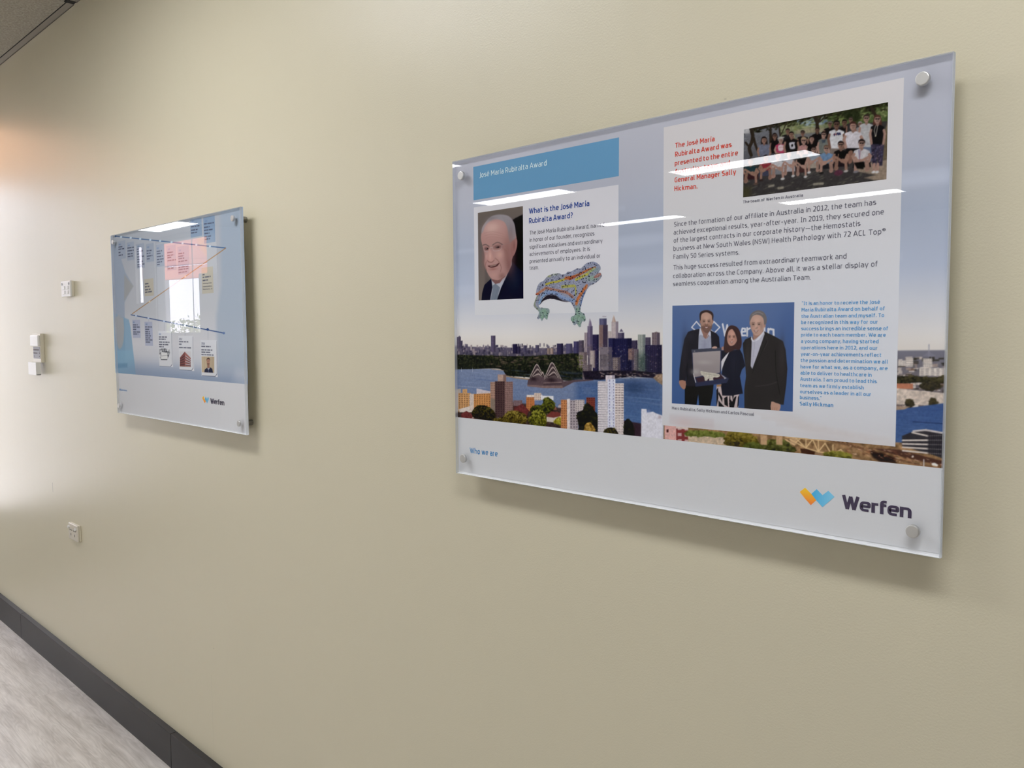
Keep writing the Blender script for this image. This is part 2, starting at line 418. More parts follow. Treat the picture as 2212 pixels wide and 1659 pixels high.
def tree(x, y, h, r, lab):
    t = empty('tree', (x, y, -0.2)); tag(t, lab, 'tree', 'small trees outside the window')
    tk = MB(); tk.lathe((0, 0, 0), [(0.07, 0), (0.05, h * 0.55), (0.03, h * 0.8)], 10, axis='z')
    for k in range(5):
        a = k * 1.3; tk.add([(0, 0, h * 0.4), (0.03, 0, h * 0.4), (r * 0.7 * math.cos(a), r * 0.7 * math.sin(a), h * 0.8)], [(0, 1, 2)])
    tk.build('trunk', M_bark, t)
    lf = MB()
    for k in range(1000):
        while True:
            p = Vector((random.uniform(-1, 1), random.uniform(-1, 1), random.uniform(-1, 1)))
            if 0.25 < p.length < 1: break
        c = Vector((p.x * r, p.y * r, h * 0.62 + p.z * h * 0.40))
        s = random.uniform(0.03, 0.075)
        u = Vector((random.gauss(0, 1), random.gauss(0, 1), random.gauss(0, 1))).normalized(); v = u.orthogonal().normalized()
        lf.add([c - u * s, c + v * s * 0.5, c + u * s, c - v * s * 0.5], [(0, 1, 2, 3)], random.choice((0, 0, 1, 1, 2)))
    lf.build('foliage', M_leaf, t, recalc=False)
tree(-16.6, -7.0, 1.95, 1.0, 'leftmost of the small bright trees outside the window')
tree(-14.2, -6.3, 2.0, 1.0, 'middle one of the small bright trees outside the window')
tree(-12.0, -5.4, 1.9, 0.9, 'rightmost of the small bright trees outside the window')
sg = empty('awning', (-5.0, -0.43, 0)); tag(sg, 'orange awning outside the glazed end of the poster wall', 'awning')
MB().box((-0.05, -0.36, 2.44), (0.05, 0.42, 3.2)).build('fascia_board', mat('pale_orange_awning', (250, 190, 140), 0.6), sg)
for y in (-0.33, 0.39): MB().box((-0.16, y - 0.03, -0.2), (-0.05, y + 0.03, 3.2)).build('post', M_frame, sg)

# ------------------------------------------------------------------ a squared sans drawn with strokes
XH, CAPH, ASC, DSC = 51.0, 70.0, 72.0, -18.0

def fil(pts, r, closed=False, n=4):
    """polyline with its corners rounded; a point may carry its own radius"""
    P = [(p[0], p[1], p[2] if len(p) > 2 else r) for p in pts]; N = len(P); out = []
    for i in range(N):
        x, y, rr = P[i]
        if not closed and i in (0, N - 1): out.append((x, y)); continue
        a, b = P[i - 1], P[(i + 1) % N]
        da = math.hypot(a[0] - x, a[1] - y); db = math.hypot(b[0] - x, b[1] - y)
        q = min(rr, da * 0.5, db * 0.5)
        if q < 0.3: out.append((x, y)); continue
        p0 = (x + (a[0] - x) / da * q, y + (a[1] - y) / da * q); p1 = (x + (b[0] - x) / db * q, y + (b[1] - y) / db * q)
        for k in range(n + 1):
            t = k / n; c0 = (1 - t) ** 2; c1 = 2 * t * (1 - t); c2 = t * t
            out.append((c0 * p0[0] + c1 * x + c2 * p1[0], c0 * p0[1] + c1 * y + c2 * p1[1]))
    return out, closed

def level(w): return min(w, 11.0 if w < 16 else 13.0)      # level strokes never get heavier than this

def glyph(ch, w):
    h = w / 2; b = level(w) / 2; x = XH - b; c = CAPH - b; e = w - 9.0
    S = []
    def L(*p): S.append((list(p), False))
    def F(r, *p, closed=False): S.append(fil(p, r, closed))
    def box(l, r_, y0, y1, rad): F(rad, (l, y0), (r_, y0), (r_, y1), (l, y1), closed=True)
    l = 5 + h
    def R(wd): return l + wd + e
    m = (XH) * 0.53
    if ch == ' ': return 21, S
    if ch in 'éí':
        adv, S0 = glyph({'é': 'e', 'í': 'ı'}[ch], w); cx = adv / 2
        S0.append(([(cx - 2, XH + 7), (cx + 7, XH + 20)], False)); return adv, S0
    if ch == 'o': r = R(32); box(l, r, b, x, 17)
    elif ch in 'bdpq':
        r = R(32); box(l, r, b, x, 16); X = l if ch in 'bp' else r
        L((X, 0 if ch in 'bd' else DSC), (X, ASC if ch in 'bd' else XH))
    elif ch == 'g': r = R(31); box(l, r, b, x, 16); F(14, (r, x), (r, DSC + h), (l + 2, DSC + h))
    elif ch == 'a': r = R(30); F(14, (l + 3, x), (r, x), (r, 0)); F(10, (r, 29), (l, 29), (l, b), (r, b))
    elif ch == 'e': r = R(32); F(16, (l, m - 1, 0), (r, m - 1, 2), (r, x), (l, x), (l, b), (r - 2, b))
    elif ch == 'c': r = R(27); F(16, (r, x), (l, x), (l, b), (r, b))
    elif ch == 's': r = R(26); F(11, (r - 2, x), (l, x), (l, m), (r, m - 2), (r, b), (l, b))
    elif ch == 'n': r = R(31); L((l, 0), (l, XH)); F(15, (l, x - 1, 0), (r, x), (r, 0))
    elif ch == 'h': r = R(31); L((l, 0), (l, ASC)); F(15, (l, x - 1, 0), (r, x), (r, 0))
    elif ch == 'u': r = R(31); L((r, 0), (r, XH)); F(15, (l, XH), (l, b), (r, b + 1, 0))
    elif ch == 'm':
        r1 = l + 28 + e; r = r1 + 28 + e; L((l, 0), (l, XH)); F(13, (l, x), (r1, x), (r1, 0)); F(13, (r1, x - 2), (r1 + 3, x), (r, x), (r, 0))
    elif ch == 'r': r = R(17); L((l, 0), (l, XH)); F(10, (l, x - 4), (l + 4, x), (r, x))
    elif ch == 't': X = l + 5; r = R(21); F(12, (X, XH + 12), (X, b), (r, b)); L((l - 5, x), (r, x))
    elif ch == 'f': X = l + 5; r = R(20); F(13, (X, 0), (X, ASC - h), (r, ASC - h)); L((l - 5, x), (r - 1, x))
    elif ch in 'iı': r = l; L((l, 0), (l, XH)); ch == 'i' and L((l, XH + 9), (l, XH + 19))
    elif ch == 'j': r = l + 3; F(10, (r, XH), (r, DSC + h), (l - 8, DSC + h)); L((r, XH + 9), (r, XH + 19))
    elif ch == 'l': r = R(6); F(7, (l, ASC), (l, b), (r + 2, b))
    elif ch == 'k': r = R(28); L((l, 0), (l, ASC)); L((l, 24), (r - 2, XH)); L((l + 8, 28), (r + 1, 0))
    elif ch in 'vy':
        r = R(32); L((l - 2, XH), (l + (r - l) / 2, 0)); k = DSC / XH * (r - l) / 2
        L((r + 2, XH), (l + (r - l) / 2 + (k if ch == 'y' else 0), DSC if ch == 'y' else 0))
    elif ch == 'w': r = R(50); q = (r - l) / 4; L((l - 2, XH), (l + q, 0)); L((l + q, 0), (l + 2 * q, XH)); L((l + 2 * q, XH), (l + 3 * q, 0)); L((l + 3 * q, 0), (r + 2, XH))
    elif ch == 'x': r = R(30); L((l - 1, XH), (r + 1, 0)); L((r + 1, XH), (l - 1, 0))
    elif ch == 'z': r = R(28); L((l, x), (r, x)); L((r - 1, x), (l + 1, b)); L((l, b), (r, b))
    elif ch == 'A': r = R(42); q = (l + r) / 2; L((l - 2, 0), (q - h * .3, CAPH)); L((r + 2, 0), (q + h * .3, CAPH)); L((l + 6, 20), (r - 6, 20))
    elif ch == 'B': r = R(33); box(l, r, b, 37, 11); box(l, r - 2, 37, c, 11); L((l, 0), (l, CAPH))
    elif ch in 'CG':
        r = R(33); F(18, (r, c), (l, c), (l, b), (r, b)); ch == 'G' and F(2, (r, b), (r, 34), (r - 14, 34))
    elif ch == 'D': r = R(37); F(18, (l, b, 0), (r, b), (r, c), (l, c, 0), closed=True)
    elif ch in 'EF':
        r = R(27); L((l, 0), (l, CAPH)); L((l, c), (r, c)); L((l, 37), (r - 2, 37)); ch == 'E' and L((l, b), (r, b))
    elif ch == 'H': r = R(37); L((l, 0), (l, CAPH)); L((r, 0), (r, CAPH)); L((l, 37), (r, 37))
    elif ch == 'I': r = R(16); q = (l + r) / 2; L((q, 0), (q, CAPH)); L((l - 1, c), (r + 1, c)); L((l - 1, b), (r + 1, b))
    elif ch == 'J': r = R(12); F(14, (r, CAPH), (r, -7 + h), (l - 6, -7 + h))
    elif ch == 'L': r = R(26); F(1, (l, CAPH), (l, b), (r, b))
    elif ch == 'M': r = R(48); L((l, 0), (l, CAPH)); L((r, 0), (r, CAPH)); q = (l + r) / 2; L((l, CAPH - 2), (q, 22)); L((r, CAPH - 2), (q, 22))
    elif ch == 'N': r = R(38); L((l, 0), (l, CAPH)); L((r, 0), (r, CAPH)); L((l, CAPH - 3), (r, 3))
    elif ch in 'PR':
        r = R(33); L((l, 0), (l, CAPH)); F(15, (l, c, 0), (r, c), (r, 30), (l, 30, 0)); ch == 'R' and L((l + 15, 30), (r + 2, 0))
    elif ch == 'S': r = R(31); F(14, (r - 1, c), (l, c), (l, 37), (r, 35), (r, b), (l, b))
    elif ch == 'T': r = R(36); L((l - 4, c), (r + 4, c)); q = (l + r) / 2; L((q, 0), (q, CAPH))
    elif ch == 'W': r = R(64); q = (r - l) / 4; L((l - 3, CAPH), (l + q, 0)); L((l + q, 0), (l + 2 * q, CAPH - 4)); L((l + 2 * q, CAPH - 4), (l + 3 * q, 0)); L((l + 3 * q, 0), (r + 3, CAPH))
    elif ch == '0': r = R(32); box(l, r, b, c, 17)
    elif ch == '1': r = R(22); q = l + 14 + e / 2; L((q, 0), (q, CAPH)); L((q, c - 1), (l - 2, c - 10)); L((l - 2, b), (r + 4, b))
    elif ch == '2': r = R(30); F(15, (l, c), (r, c), (r, 37), (l, b, 2), (r + 2, b))
    elif ch == '5': r = R(30); F(13, (r, c), (l, c, 1), (l, 40, 1), (r, 40), (r, b), (l, b))
    elif ch == '7': r = R(30); F(1, (l - 1, c), (r, c), (l + 8, 0))
    elif ch == '9': r = R(32); box(l, r, 33, c, 14); F(15, (r, 45), (r, b), (l + 2, b))
    elif ch == '6': r = R(32); box(l, r, b, 40, 14); F(15, (l, 30), (l, c), (r - 2, c))
    elif ch == '.': r = l + 1; L((l, 0), (l, w))
    elif ch == ',': r = l + 1; L((l + 1, w), (l - 3, -10))
    elif ch in '-—': r = R(20 if ch == '-' else 58); L((l - 1, 28), (r + 1, 28))
    elif ch == '(' : r = R(9); F(14, (r, ASC + 2), (l, 56), (l, 4), (r, -12))
    elif ch == ')' : r = R(9); F(14, (l, ASC + 2), (r, 56), (r, 4), (l, -12))
    elif ch == '"': r = l + 11 + e; L((l, 56), (l, ASC)); L((r, 56), (r, ASC))
    elif ch == '?': r = R(24); F(12, (l, c), (r, c), (r, 40), (l + 11, 32), (l + 11, 18)); L((l + 11, 0), (l + 11, w))
    elif ch == '®':
        r = l + 32; S.append(fil([(l, 38), (r, 38), (r, 70), (l, 70)], 16, True)); L((l + 11, 45), (l + 11, 63)); F(5, (l + 11, 62, 0), (l + 21, 62), (l + 21, 54), (l + 11, 54, 0)); L((l + 15, 54), (l + 22, 45))
    else: r = R(20)
    return r + h + 5, S

def stroke_mesh(pts, closed, hw):
    """quads along a polyline, mitred at its corners"""
    n = len(pts); V = []; Fc = []
    for i in range(n):
        p = pts[i]
        a = pts[i - 1] if (closed or i > 0) else None
        b = pts[(i + 1) % n] if (closed or i < n - 1) else None
        def nrm(u, v):
            d = math.hypot(v[0] - u[0], v[1] - u[1]) or 1e-9; return (-(v[1] - u[1]) / d, (v[0] - u[0]) / d)
        n0 = nrm(a, p) if a else None; n1 = nrm(p, b) if b else None
        if n0 and n1:
            m = (n0[0] + n1[0], n0[1] + n1[1]); d = math.hypot(*m) or 1e-9; m = (m[0] / d, m[1] / d)
            k = hw / max(0.35, m[0] * n1[0] + m[1] * n1[1])
        else: m = n0 or n1; k = hw
        ky = k * level(2 * hw) / (2 * hw); V += [(p[0] + m[0] * k, p[1] + m[1] * ky), (p[0] - m[0] * k, p[1] - m[1] * ky)]
    for i in range(n if closed else n - 1):
        j = (i + 1) % n; Fc.append((2 * i, 2 * i + 1, 2 * j + 1, 2 * j))
    return V, Fc

def text_shape(s, w):
    V = []; Fc = []; X = 0.0; n = 0
    for ch in s:
        adv, S = glyph(ch, w * 0.62 if ch == '®' else w)
        for pts, cl in S:
            v, f = stroke_mesh(pts, cl, (w * 0.6 if ch == '®' else w) / 2); o = len(V)
            n += 1; V += [(X + a, b, n % 4) for a, b in v]; Fc += [[i + o for i in q] for q in f]
        X += adv - ((15 if ch in 'rf' else 7) if w > 16 else 0)
    return V, Fc, X

# ------------------------------------------------------------------ the two acrylic posters
PF, PT = -0.037, 0.0084                   # front face of the sheets, their thickness
YP = PF + PT - 0.0006                     # the print behind the sheet
# corners of each sheet (left, right, bottom, top) and how far the photograph's lens bends them (pixels)
PAN = {1: (0.0, 0.9185, 1.187, 1.807, ((-1.23, -3.18), (-.08, .86), (-.28, -1.09), (.01, 2.96))),
       2: (-1.8224, -0.8767, 1.189, 1.812, ((-.65, 2.29), (1.41, -.91), (-.43, -.10), (1.47, -1.75)))}

def unproj(px, py, y):
    r = CF + CR * ((px - 1106) / FPX) - CU * ((py - 829.5) / FPX)
    return CAM + r * ((y - CAM[1]) / r[1])

def P(pan, px, py, y=YP):
    """a spot measured on the photograph -> (x, z) on that poster's print"""
    x0, x1, z0, z1, c = PAN[pan]
    q = unproj(px, py, y); s = (q[0] - x0) / (x1 - x0); t = (z1 - q[2]) / (z1 - z0)
    d = [c[0][k] * (1 - s) * (1 - t) + c[1][k] * s * (1 - t) + c[2][k] * s * t + c[3][k] * (1 - s) * t for k in (0, 1)]
    q = unproj(px + d[0], py + d[1], y)
    return q[0], q[2]

def zf(ox, oy, k):
    """coordinates of an enlarged detail of the photograph -> photograph pixels"""
    return lambda x, y: (ox + x / k, oy + y / k)

M_acr = glass_mat('clear_acrylic', (0.985, 0.99, 0.995), 1.49)
def edge_mat(name, mixf, dc):
    m = bpy.data.materials.new(name); m.use_nodes = True; t = m.node_tree; t.nodes.clear()
    out = nd(m, 'ShaderNodeOutputMaterial'); a = nd(m, 'ShaderNodeMixShader'); a.inputs[0].default_value = mixf
    d = nd(m, 'ShaderNodeBsdfDiffuse'); d.inputs[0].default_value = (*dc, 1)
    tr = nd(m, 'ShaderNodeBsdfTransparent'); tr.inputs[0].default_value = (0.82, 0.85, 0.88, 1)
    lk(m, d.outputs[0], a.inputs[1]); lk(m, tr.outputs[0], a.inputs[2]); lk(m, a.outputs[0], out.inputs[0])
    return m
M_edge = edge_mat('acrylic_edge', 0.55, (0.74, 0.77, 0.82)); M_edge_lit = edge_mat('lit_acrylic_edge', 0.12, (0.95, 0.96, 0.97))
M_back = mat('white_backing', (236, 238, 240), 0.6)

def make_panel(pan, label, spots):
    x0, x1, z0, z1, _ = PAN[pan]
    r = empty('display_panel', (x0, 0, z0)); tag(r, label, 'poster', 'acrylic wall posters')
    w, h = x1 - x0, z1 - z0; yf, yb = PF, PF + PT; ch = 0.0008
    sh = MB()
    # front face with a fine polished chamfer, four edges, backing
    F4 = [(ch, yf, ch), (w - ch, yf, ch), (w - ch, yf, h - ch), (ch, yf, h - ch)]
    E4 = [(0, yf + ch, 0), (w, yf + ch, 0), (w, yf + ch, h), (0, yf + ch, h)]
    B4 = [(0, yb, 0), (w, yb, 0), (w, yb, h), (0, yb, h)]
    sh.add(F4, [(0, 1, 2, 3)], 0)
    for i in range(4):
        j = (i + 1) % 4
        sh.add([F4[i], F4[j], E4[j], E4[i]], [(0, 1, 2, 3)], 1)
        sh.add([E4[i], E4[j], B4[j], B4[i]], [(0, 1, 2, 3)], 3 if i == 0 else 1)        # lower edge takes a paler copy, glow of piped light put into its colour
    sh.add(B4, [(0, 3, 2, 1)], 2)
    sh.build('acrylic_sheet', [M_acr, M_edge, M_back, M_edge_lit], r, recalc=False)
    for (x, z) in spots:
        s = empty('standoff'); s.parent = r; s.location = (x - x0, 0, z - z0)
        MB().lathe((0, 0, 0), [(0.0084, PF + 0.0002), (0.0084, PF - 0.0044), (0.0080, PF - 0.0050), (0.0072, PF - 0.0053)], 48).build('cap', M_metal, s)
        MB().lathe((0, 0, 0), [(0.0082, -0.0004), (0.0082, PF + PT + 0.0006), (0.0078, PF + PT + 0.0002)], 40).build('barrel', M_metal_d, s)
    return r

class Print:
    """printed sheet of one poster: its pieces share one local frame (x, z from the lower left corner)"""
    def __init__(s, pan, root):
        s.pan = pan; s.root = root; s.o = (root.location[0], root.location[2]); s.base = None; s.n = 0
    def loc(s, x, y):
        a, b = P(s.pan, x, y); return a - s.o[0], b - s.o[1]
    def piece(s, name, V, Fs, m, lay, label=None):
        mb = MB(); y = YP - 0.00004 * lay
        if isinstance(Fs, tuple): mb.v = [(a, y, b) for a, b in V]; mb.f, mb.mi = Fs; mb.sm = [False] * len(mb.f)
        else: mb.add([(v[0], y - (0.000014 * v[2] if len(v) > 2 else 0), v[1]) for v in V], Fs)     # crossing strokes lie a hair apart
        o = mb.build(name, m, s.base or s.root, recalc=False)
        if label: o['label'] = label
        return o
    def poly(s, name, pts, m, lay, label=None):
        return s.piece(name, [s.loc(*p) for p in pts], [list(range(len(pts)))], m, lay, label)
    def text(s, name, lines, cap, w, m, lay=8, tf=None, label=None):
        """lines = (words, start of the baseline, its end); cap = capital height in photograph pixels at the first start"""
        V = []; Fs = []
        a = lines[0][1]; a = tf(*a) if tf else a
        k = abs(s.loc(a[0], a[1] - cap)[1] - s.loc(*a)[1]) / CAPH
        for t, A, B in lines:
            if tf: A = tf(*A); B = tf(*B)
            A = s.loc(*A); B = s.loc(*B)
            v, f, X = text_shape(t, w)
            ux, uz = (B[0] - A[0]) / X, (B[1] - A[1]) / X; o = len(V)
            V += [(A[0] + ux * p, A[1] + uz * p + k * q, j) for p, q, j in v]; Fs += [[i + o for i in g] for g in f]
        return s.piece(name, V, Fs, m, lay, label)

_ink = {}
def ink(c):
    c = tuple(c)
    if c not in _ink:
        l = np.clip(lin(c) * INK, 0, 0.95); m = mat('print_ink', (1, 1, 1), 0.7, spec=0.0)
        m.node_tree.nodes['Principled BSDF'].inputs['Base Color'].default_value = (*l, 1); _ink[c] = m
    return _ink[c]

# ---------------------------- large poster
RA = make_panel(1, 'large acrylic poster with a city skyline and award texts, nearest on the wall', [(0.0295, 1.7753), (0.8851, 1.7808), (0.0268, 1.2197), (0.8865, 1.2168)])
PA = Print(1, RA)
W_, H_ = 0.9185, 0.62
PA.base = PA.piece('poster_print', [(0.001, 0.0042), (W_ - 0.001, 0.0042), (W_ - 0.001, H_ - 0.001), (0.001, H_ - 0.001)], [(0, 1, 2, 3)], ink((191, 193, 196)), 0)
z1 = zf(960, 250, 4.148); z2 = zf(1400, 150, 3.2529); z4 = zf(1400, 600, 3.2529); z5 = zf(960, 850, 4.148); z6 = zf(1560, 900, 4.096)
PA.poly('title_band', [(1023.5, 363.5), (1338, 298), (1337.5, 381.5), (1024, 435)], ink((92, 138, 172)), 3, 'sky blue title band')
PA.text('title', [('José María Rubiralta Award', (318, 566), (924, 452))], 11.0, 8, ink((196, 216, 230)), 8, z1, 'pale title lettering')
PA.text('heading', [('What is the José María', (760, 885), (1305, 812)), ('Rubiralta Award?', (760, 972), (1156, 919))], 11.5, 11.5, ink((28, 62, 132)), 8, z1, 'dark blue heading')
GREY = ink((92, 92, 104))
PA.text('founder_text', [('The José María Rubiralta Award, named', (765, 1072), (1438, 996)), ('in honor of our founder, recognizes', (765, 1137), (1349, 1075)),
    ('significant initiatives and extraordinary', (765, 1199), (1421, 1140)), ('achievements of employees. It is', (765, 1262), (1309, 1212)),
    ('presented annually to an individual or', (765, 1326), (1404, 1273)), ('team.', (765, 1383), (850, 1378))], 8.4, 8, GREY, 8, z1)
PA.text('award_notice', [('The José María', (190, 555), (472, 505)), ('Rubiralta Award was', (190, 617), (591, 545)), ('presented to the entire', (188, 679), (635, 603)),
    ('Australian team and', (187, 738), (579, 675)), ('General Manager Sally', (187, 797), (622, 737)), ('Hickman.', (185, 857), (351, 838))], 10.6, 13, ink((188, 66, 50)), 8, z2, 'red bold text')
PA.text('photo_caption', [('The team of Werfen in Australia', (667, 943), (1092, 893))], 6.2, 13, GREY, 8, z2)
PA.text('story_text', [('Since the formation of our affiliate in Australia in 2012, the team has', (182, 1107), (1606, 950)),
    ('achieved exceptional results, year-after-year. In 2019, they secured one', (180, 1163), (1661, 1017)),
    ('of the largest contracts in our corporate history—the Hemostatis', (180, 1220), (1496, 1099)),
    ('business at New South Wales (NSW) Health Pathology with 72 ACL Top®', (178, 1277), (1673, 1154)), ('Family 50 Series systems.', (178, 1334), (646, 1302)),
    ('This huge success resulted from extraordinary teamwork and', (178, 1409), (1398, 1329)),
    ('collaboration across the Company. Above all, it was a stellar display of', (176, 1468), (1618, 1384)),
    ('seamless cooperation among the Australian Team.', (176, 1524), (1148, 1477))], 9.9, 8, GREY, 8, z2)
Q = '''"It is an honor to receive the José|1080,193|1632,183
María Rubiralta Award on behalf of|1078,238|1668,229
the Australian team and myself. To|1077,283|1662,276
be recognized in this way for our|1075,326|1618,323
success brings an incredible sense of|1075,369|1691,369
pride to each team member. We are|1074,413|1673,415
a young company, having started|1074,458|1622,461
operations here in 2012, and our|1073,503|1616,507
year-on-year achievements reflect|1073,548|1643,556
the passion and determination we all|1072,592|1689,604
have for what we, as a company, are|1070,637|1686,650
able to deliver to healthcare in|1070,680|1574,696
Australia. I am proud to lead this|1069,724|1609,742
team as we firmly establish|1068,768|1519,786
ourselves as a leader in all our|1067,812|1571,833
business."|1066,853|1221,860'''
PA.text('quote_text', [(a, tuple(map(int, b.split(','))), tuple(map(int, c.split(',')))) for a, b, c in (q.split('|') for q in Q.split('\n'))], 7.8, 13, ink((86, 144, 190)), 8, z4, 'light blue quotation')
PA.text('signature', [('Sally Hickman', (1066, 897), (1304, 909))], 8.0, 15, ink((72, 134, 184)), 8, z4)
PA.text('photo_caption', [('Marc Rubiralta, Sally Hickman and Carlos Pascual', (168, 924), (748, 971))], 6.4, 13, ink((108, 108, 118)), 8, z4)
PA.text('section_title', [('Who we are', (228, 523), (480, 556))], 11.8, 9.5, ink((48, 122, 176)), 8, z5, 'blue section title')

def logo(pr, name, tf, mark, word, a, b, cap, dark):
    """two-tone folded W mark and its word"""
    V = []; Fs = []; mi = []
    y, bl, nt = mark
    for k, poly in enumerate((y, bl)):
        o = len(V); V += [pr.loc(*tf(*p)) for p in poly]; Fs.append([o + i for i in range(len(poly))]); mi.append(k)
    L = (Fs, mi)
    mk = pr.piece('logo', V, L, [grad_ink(*nt[0]), grad_ink(*nt[1])], 6, 'yellow and blue folded mark')
    t = pr.text('logo_lettering', [(word, a, b)], cap, 19, ink(dark), 8, tf)
    return mk

def grad_ink(c0, c1, axis, lo, hi):
    """printed two-colour blend across a logo"""
    m = mat('blend_ink', c0, 0.7, spec=0.0); b = m.node_tree.nodes['Principled BSDF']
    g = nd(m, 'ShaderNodeNewGeometry'); sp = nd(m, 'ShaderNodeSeparateXYZ'); lk(m, g.outputs['Position'], sp.inputs[0])
    mr = nd(m, 'ShaderNodeMapRange'); mr.inputs[1].default_value = lo; mr.inputs[2].default_value = hi; lk(m, sp.outputs[axis], mr.inputs[0])
    mx = nd(m, 'ShaderNodeMix', data_type='RGBA'); mx.inputs[6].default_value = (*(lin(c0) * INK), 1); mx.inputs[7].default_value = (*(lin(c1) * INK), 1)
    lk(m, mr.outputs[0], mx.inputs[0]); lk(m, mx.outputs[2], b.inputs['Base Color'])
    return m
ya = PA.loc(*z6(735, 630))[1] + 1.187; yb_ = PA.loc(*z6(785, 782))[1] + 1.187
xa = PA.loc(*z6(790, 680))[0]; xb = PA.loc(*z6(995, 710))[0]
logo(PA, 'logo', z6, ([(688, 667), (735, 629), (790, 684), (833, 741), (786, 784), (738, 730)],
     [(791, 684), (838, 642), (889, 696), (941, 657), (996, 712), (889, 801), (833, 741)],
     (((226, 186, 40), (224, 112, 44), 2, ya, yb_), ((56, 160, 208), (120, 186, 214), 0, xa, xb))), 'Werfen', (1056, 811), (1673, 904), 29.3, (58, 50, 72))

# ------------------------------------------------------------------ printed pictures: painted on a grid of points, each point keeping its ink colour
def smooth(pts, n=5, closed=True):
    """Catmull-Rom curve through the points"""
    N = len(pts); out = []
    for i in range(N if closed else N - 1):
        g = lambda k: pts[k % N] if closed else pts[min(max(k, 0), N - 1)]
        p0, p1, p2, p3 = g(i - 1), g(i), g(i + 1), g(i + 2)
        for k in range(n):
            t = k / n; t2 = t * t; t3 = t2 * t
            out.append(tuple(0.5 * (2 * p1[j] + (p2[j] - p0[j]) * t + (2 * p0[j] - 5 * p1[j] + 4 * p2[j] - p3[j]) * t2 + (3 * p1[j] - p0[j] - 3 * p2[j] + p3[j]) * t3) for j in (0, 1)))
    if not closed: out.append(tuple(pts[-1]))
    return out

def vnoise(h, w, cell, rng, octs=3):
    """value noise 0..1"""
    out = np.zeros((h, w)); amp = 1.0; tot = 0.0
    for o in range(octs):
        c = max(1.0, cell / 2 ** o); gh, gw = int(h / c) + 3, int(w / c) + 3
        g = rng.random((gh, gw)); y = np.arange(h) / c; x = np.arange(w) / c
        yi = y.astype(int); xi = x.astype(int); fy = (y - yi)[:, None]; fx = (x - xi)[None]
        fy = fy * fy * (3 - 2 * fy); fx = fx * fx * (3 - 2 * fx)
        a = g[np.ix_(yi, xi)]; b = g[np.ix_(yi, xi + 1)]; c_ = g[np.ix_(yi + 1, xi)]; d = g[np.ix_(yi + 1, xi + 1)]
        out += amp * ((a * (1 - fx) + b * fx) * (1 - fy) + (c_ * (1 - fx) + d * fx) * fy); tot += amp; amp *= 0.55
    return out / tot

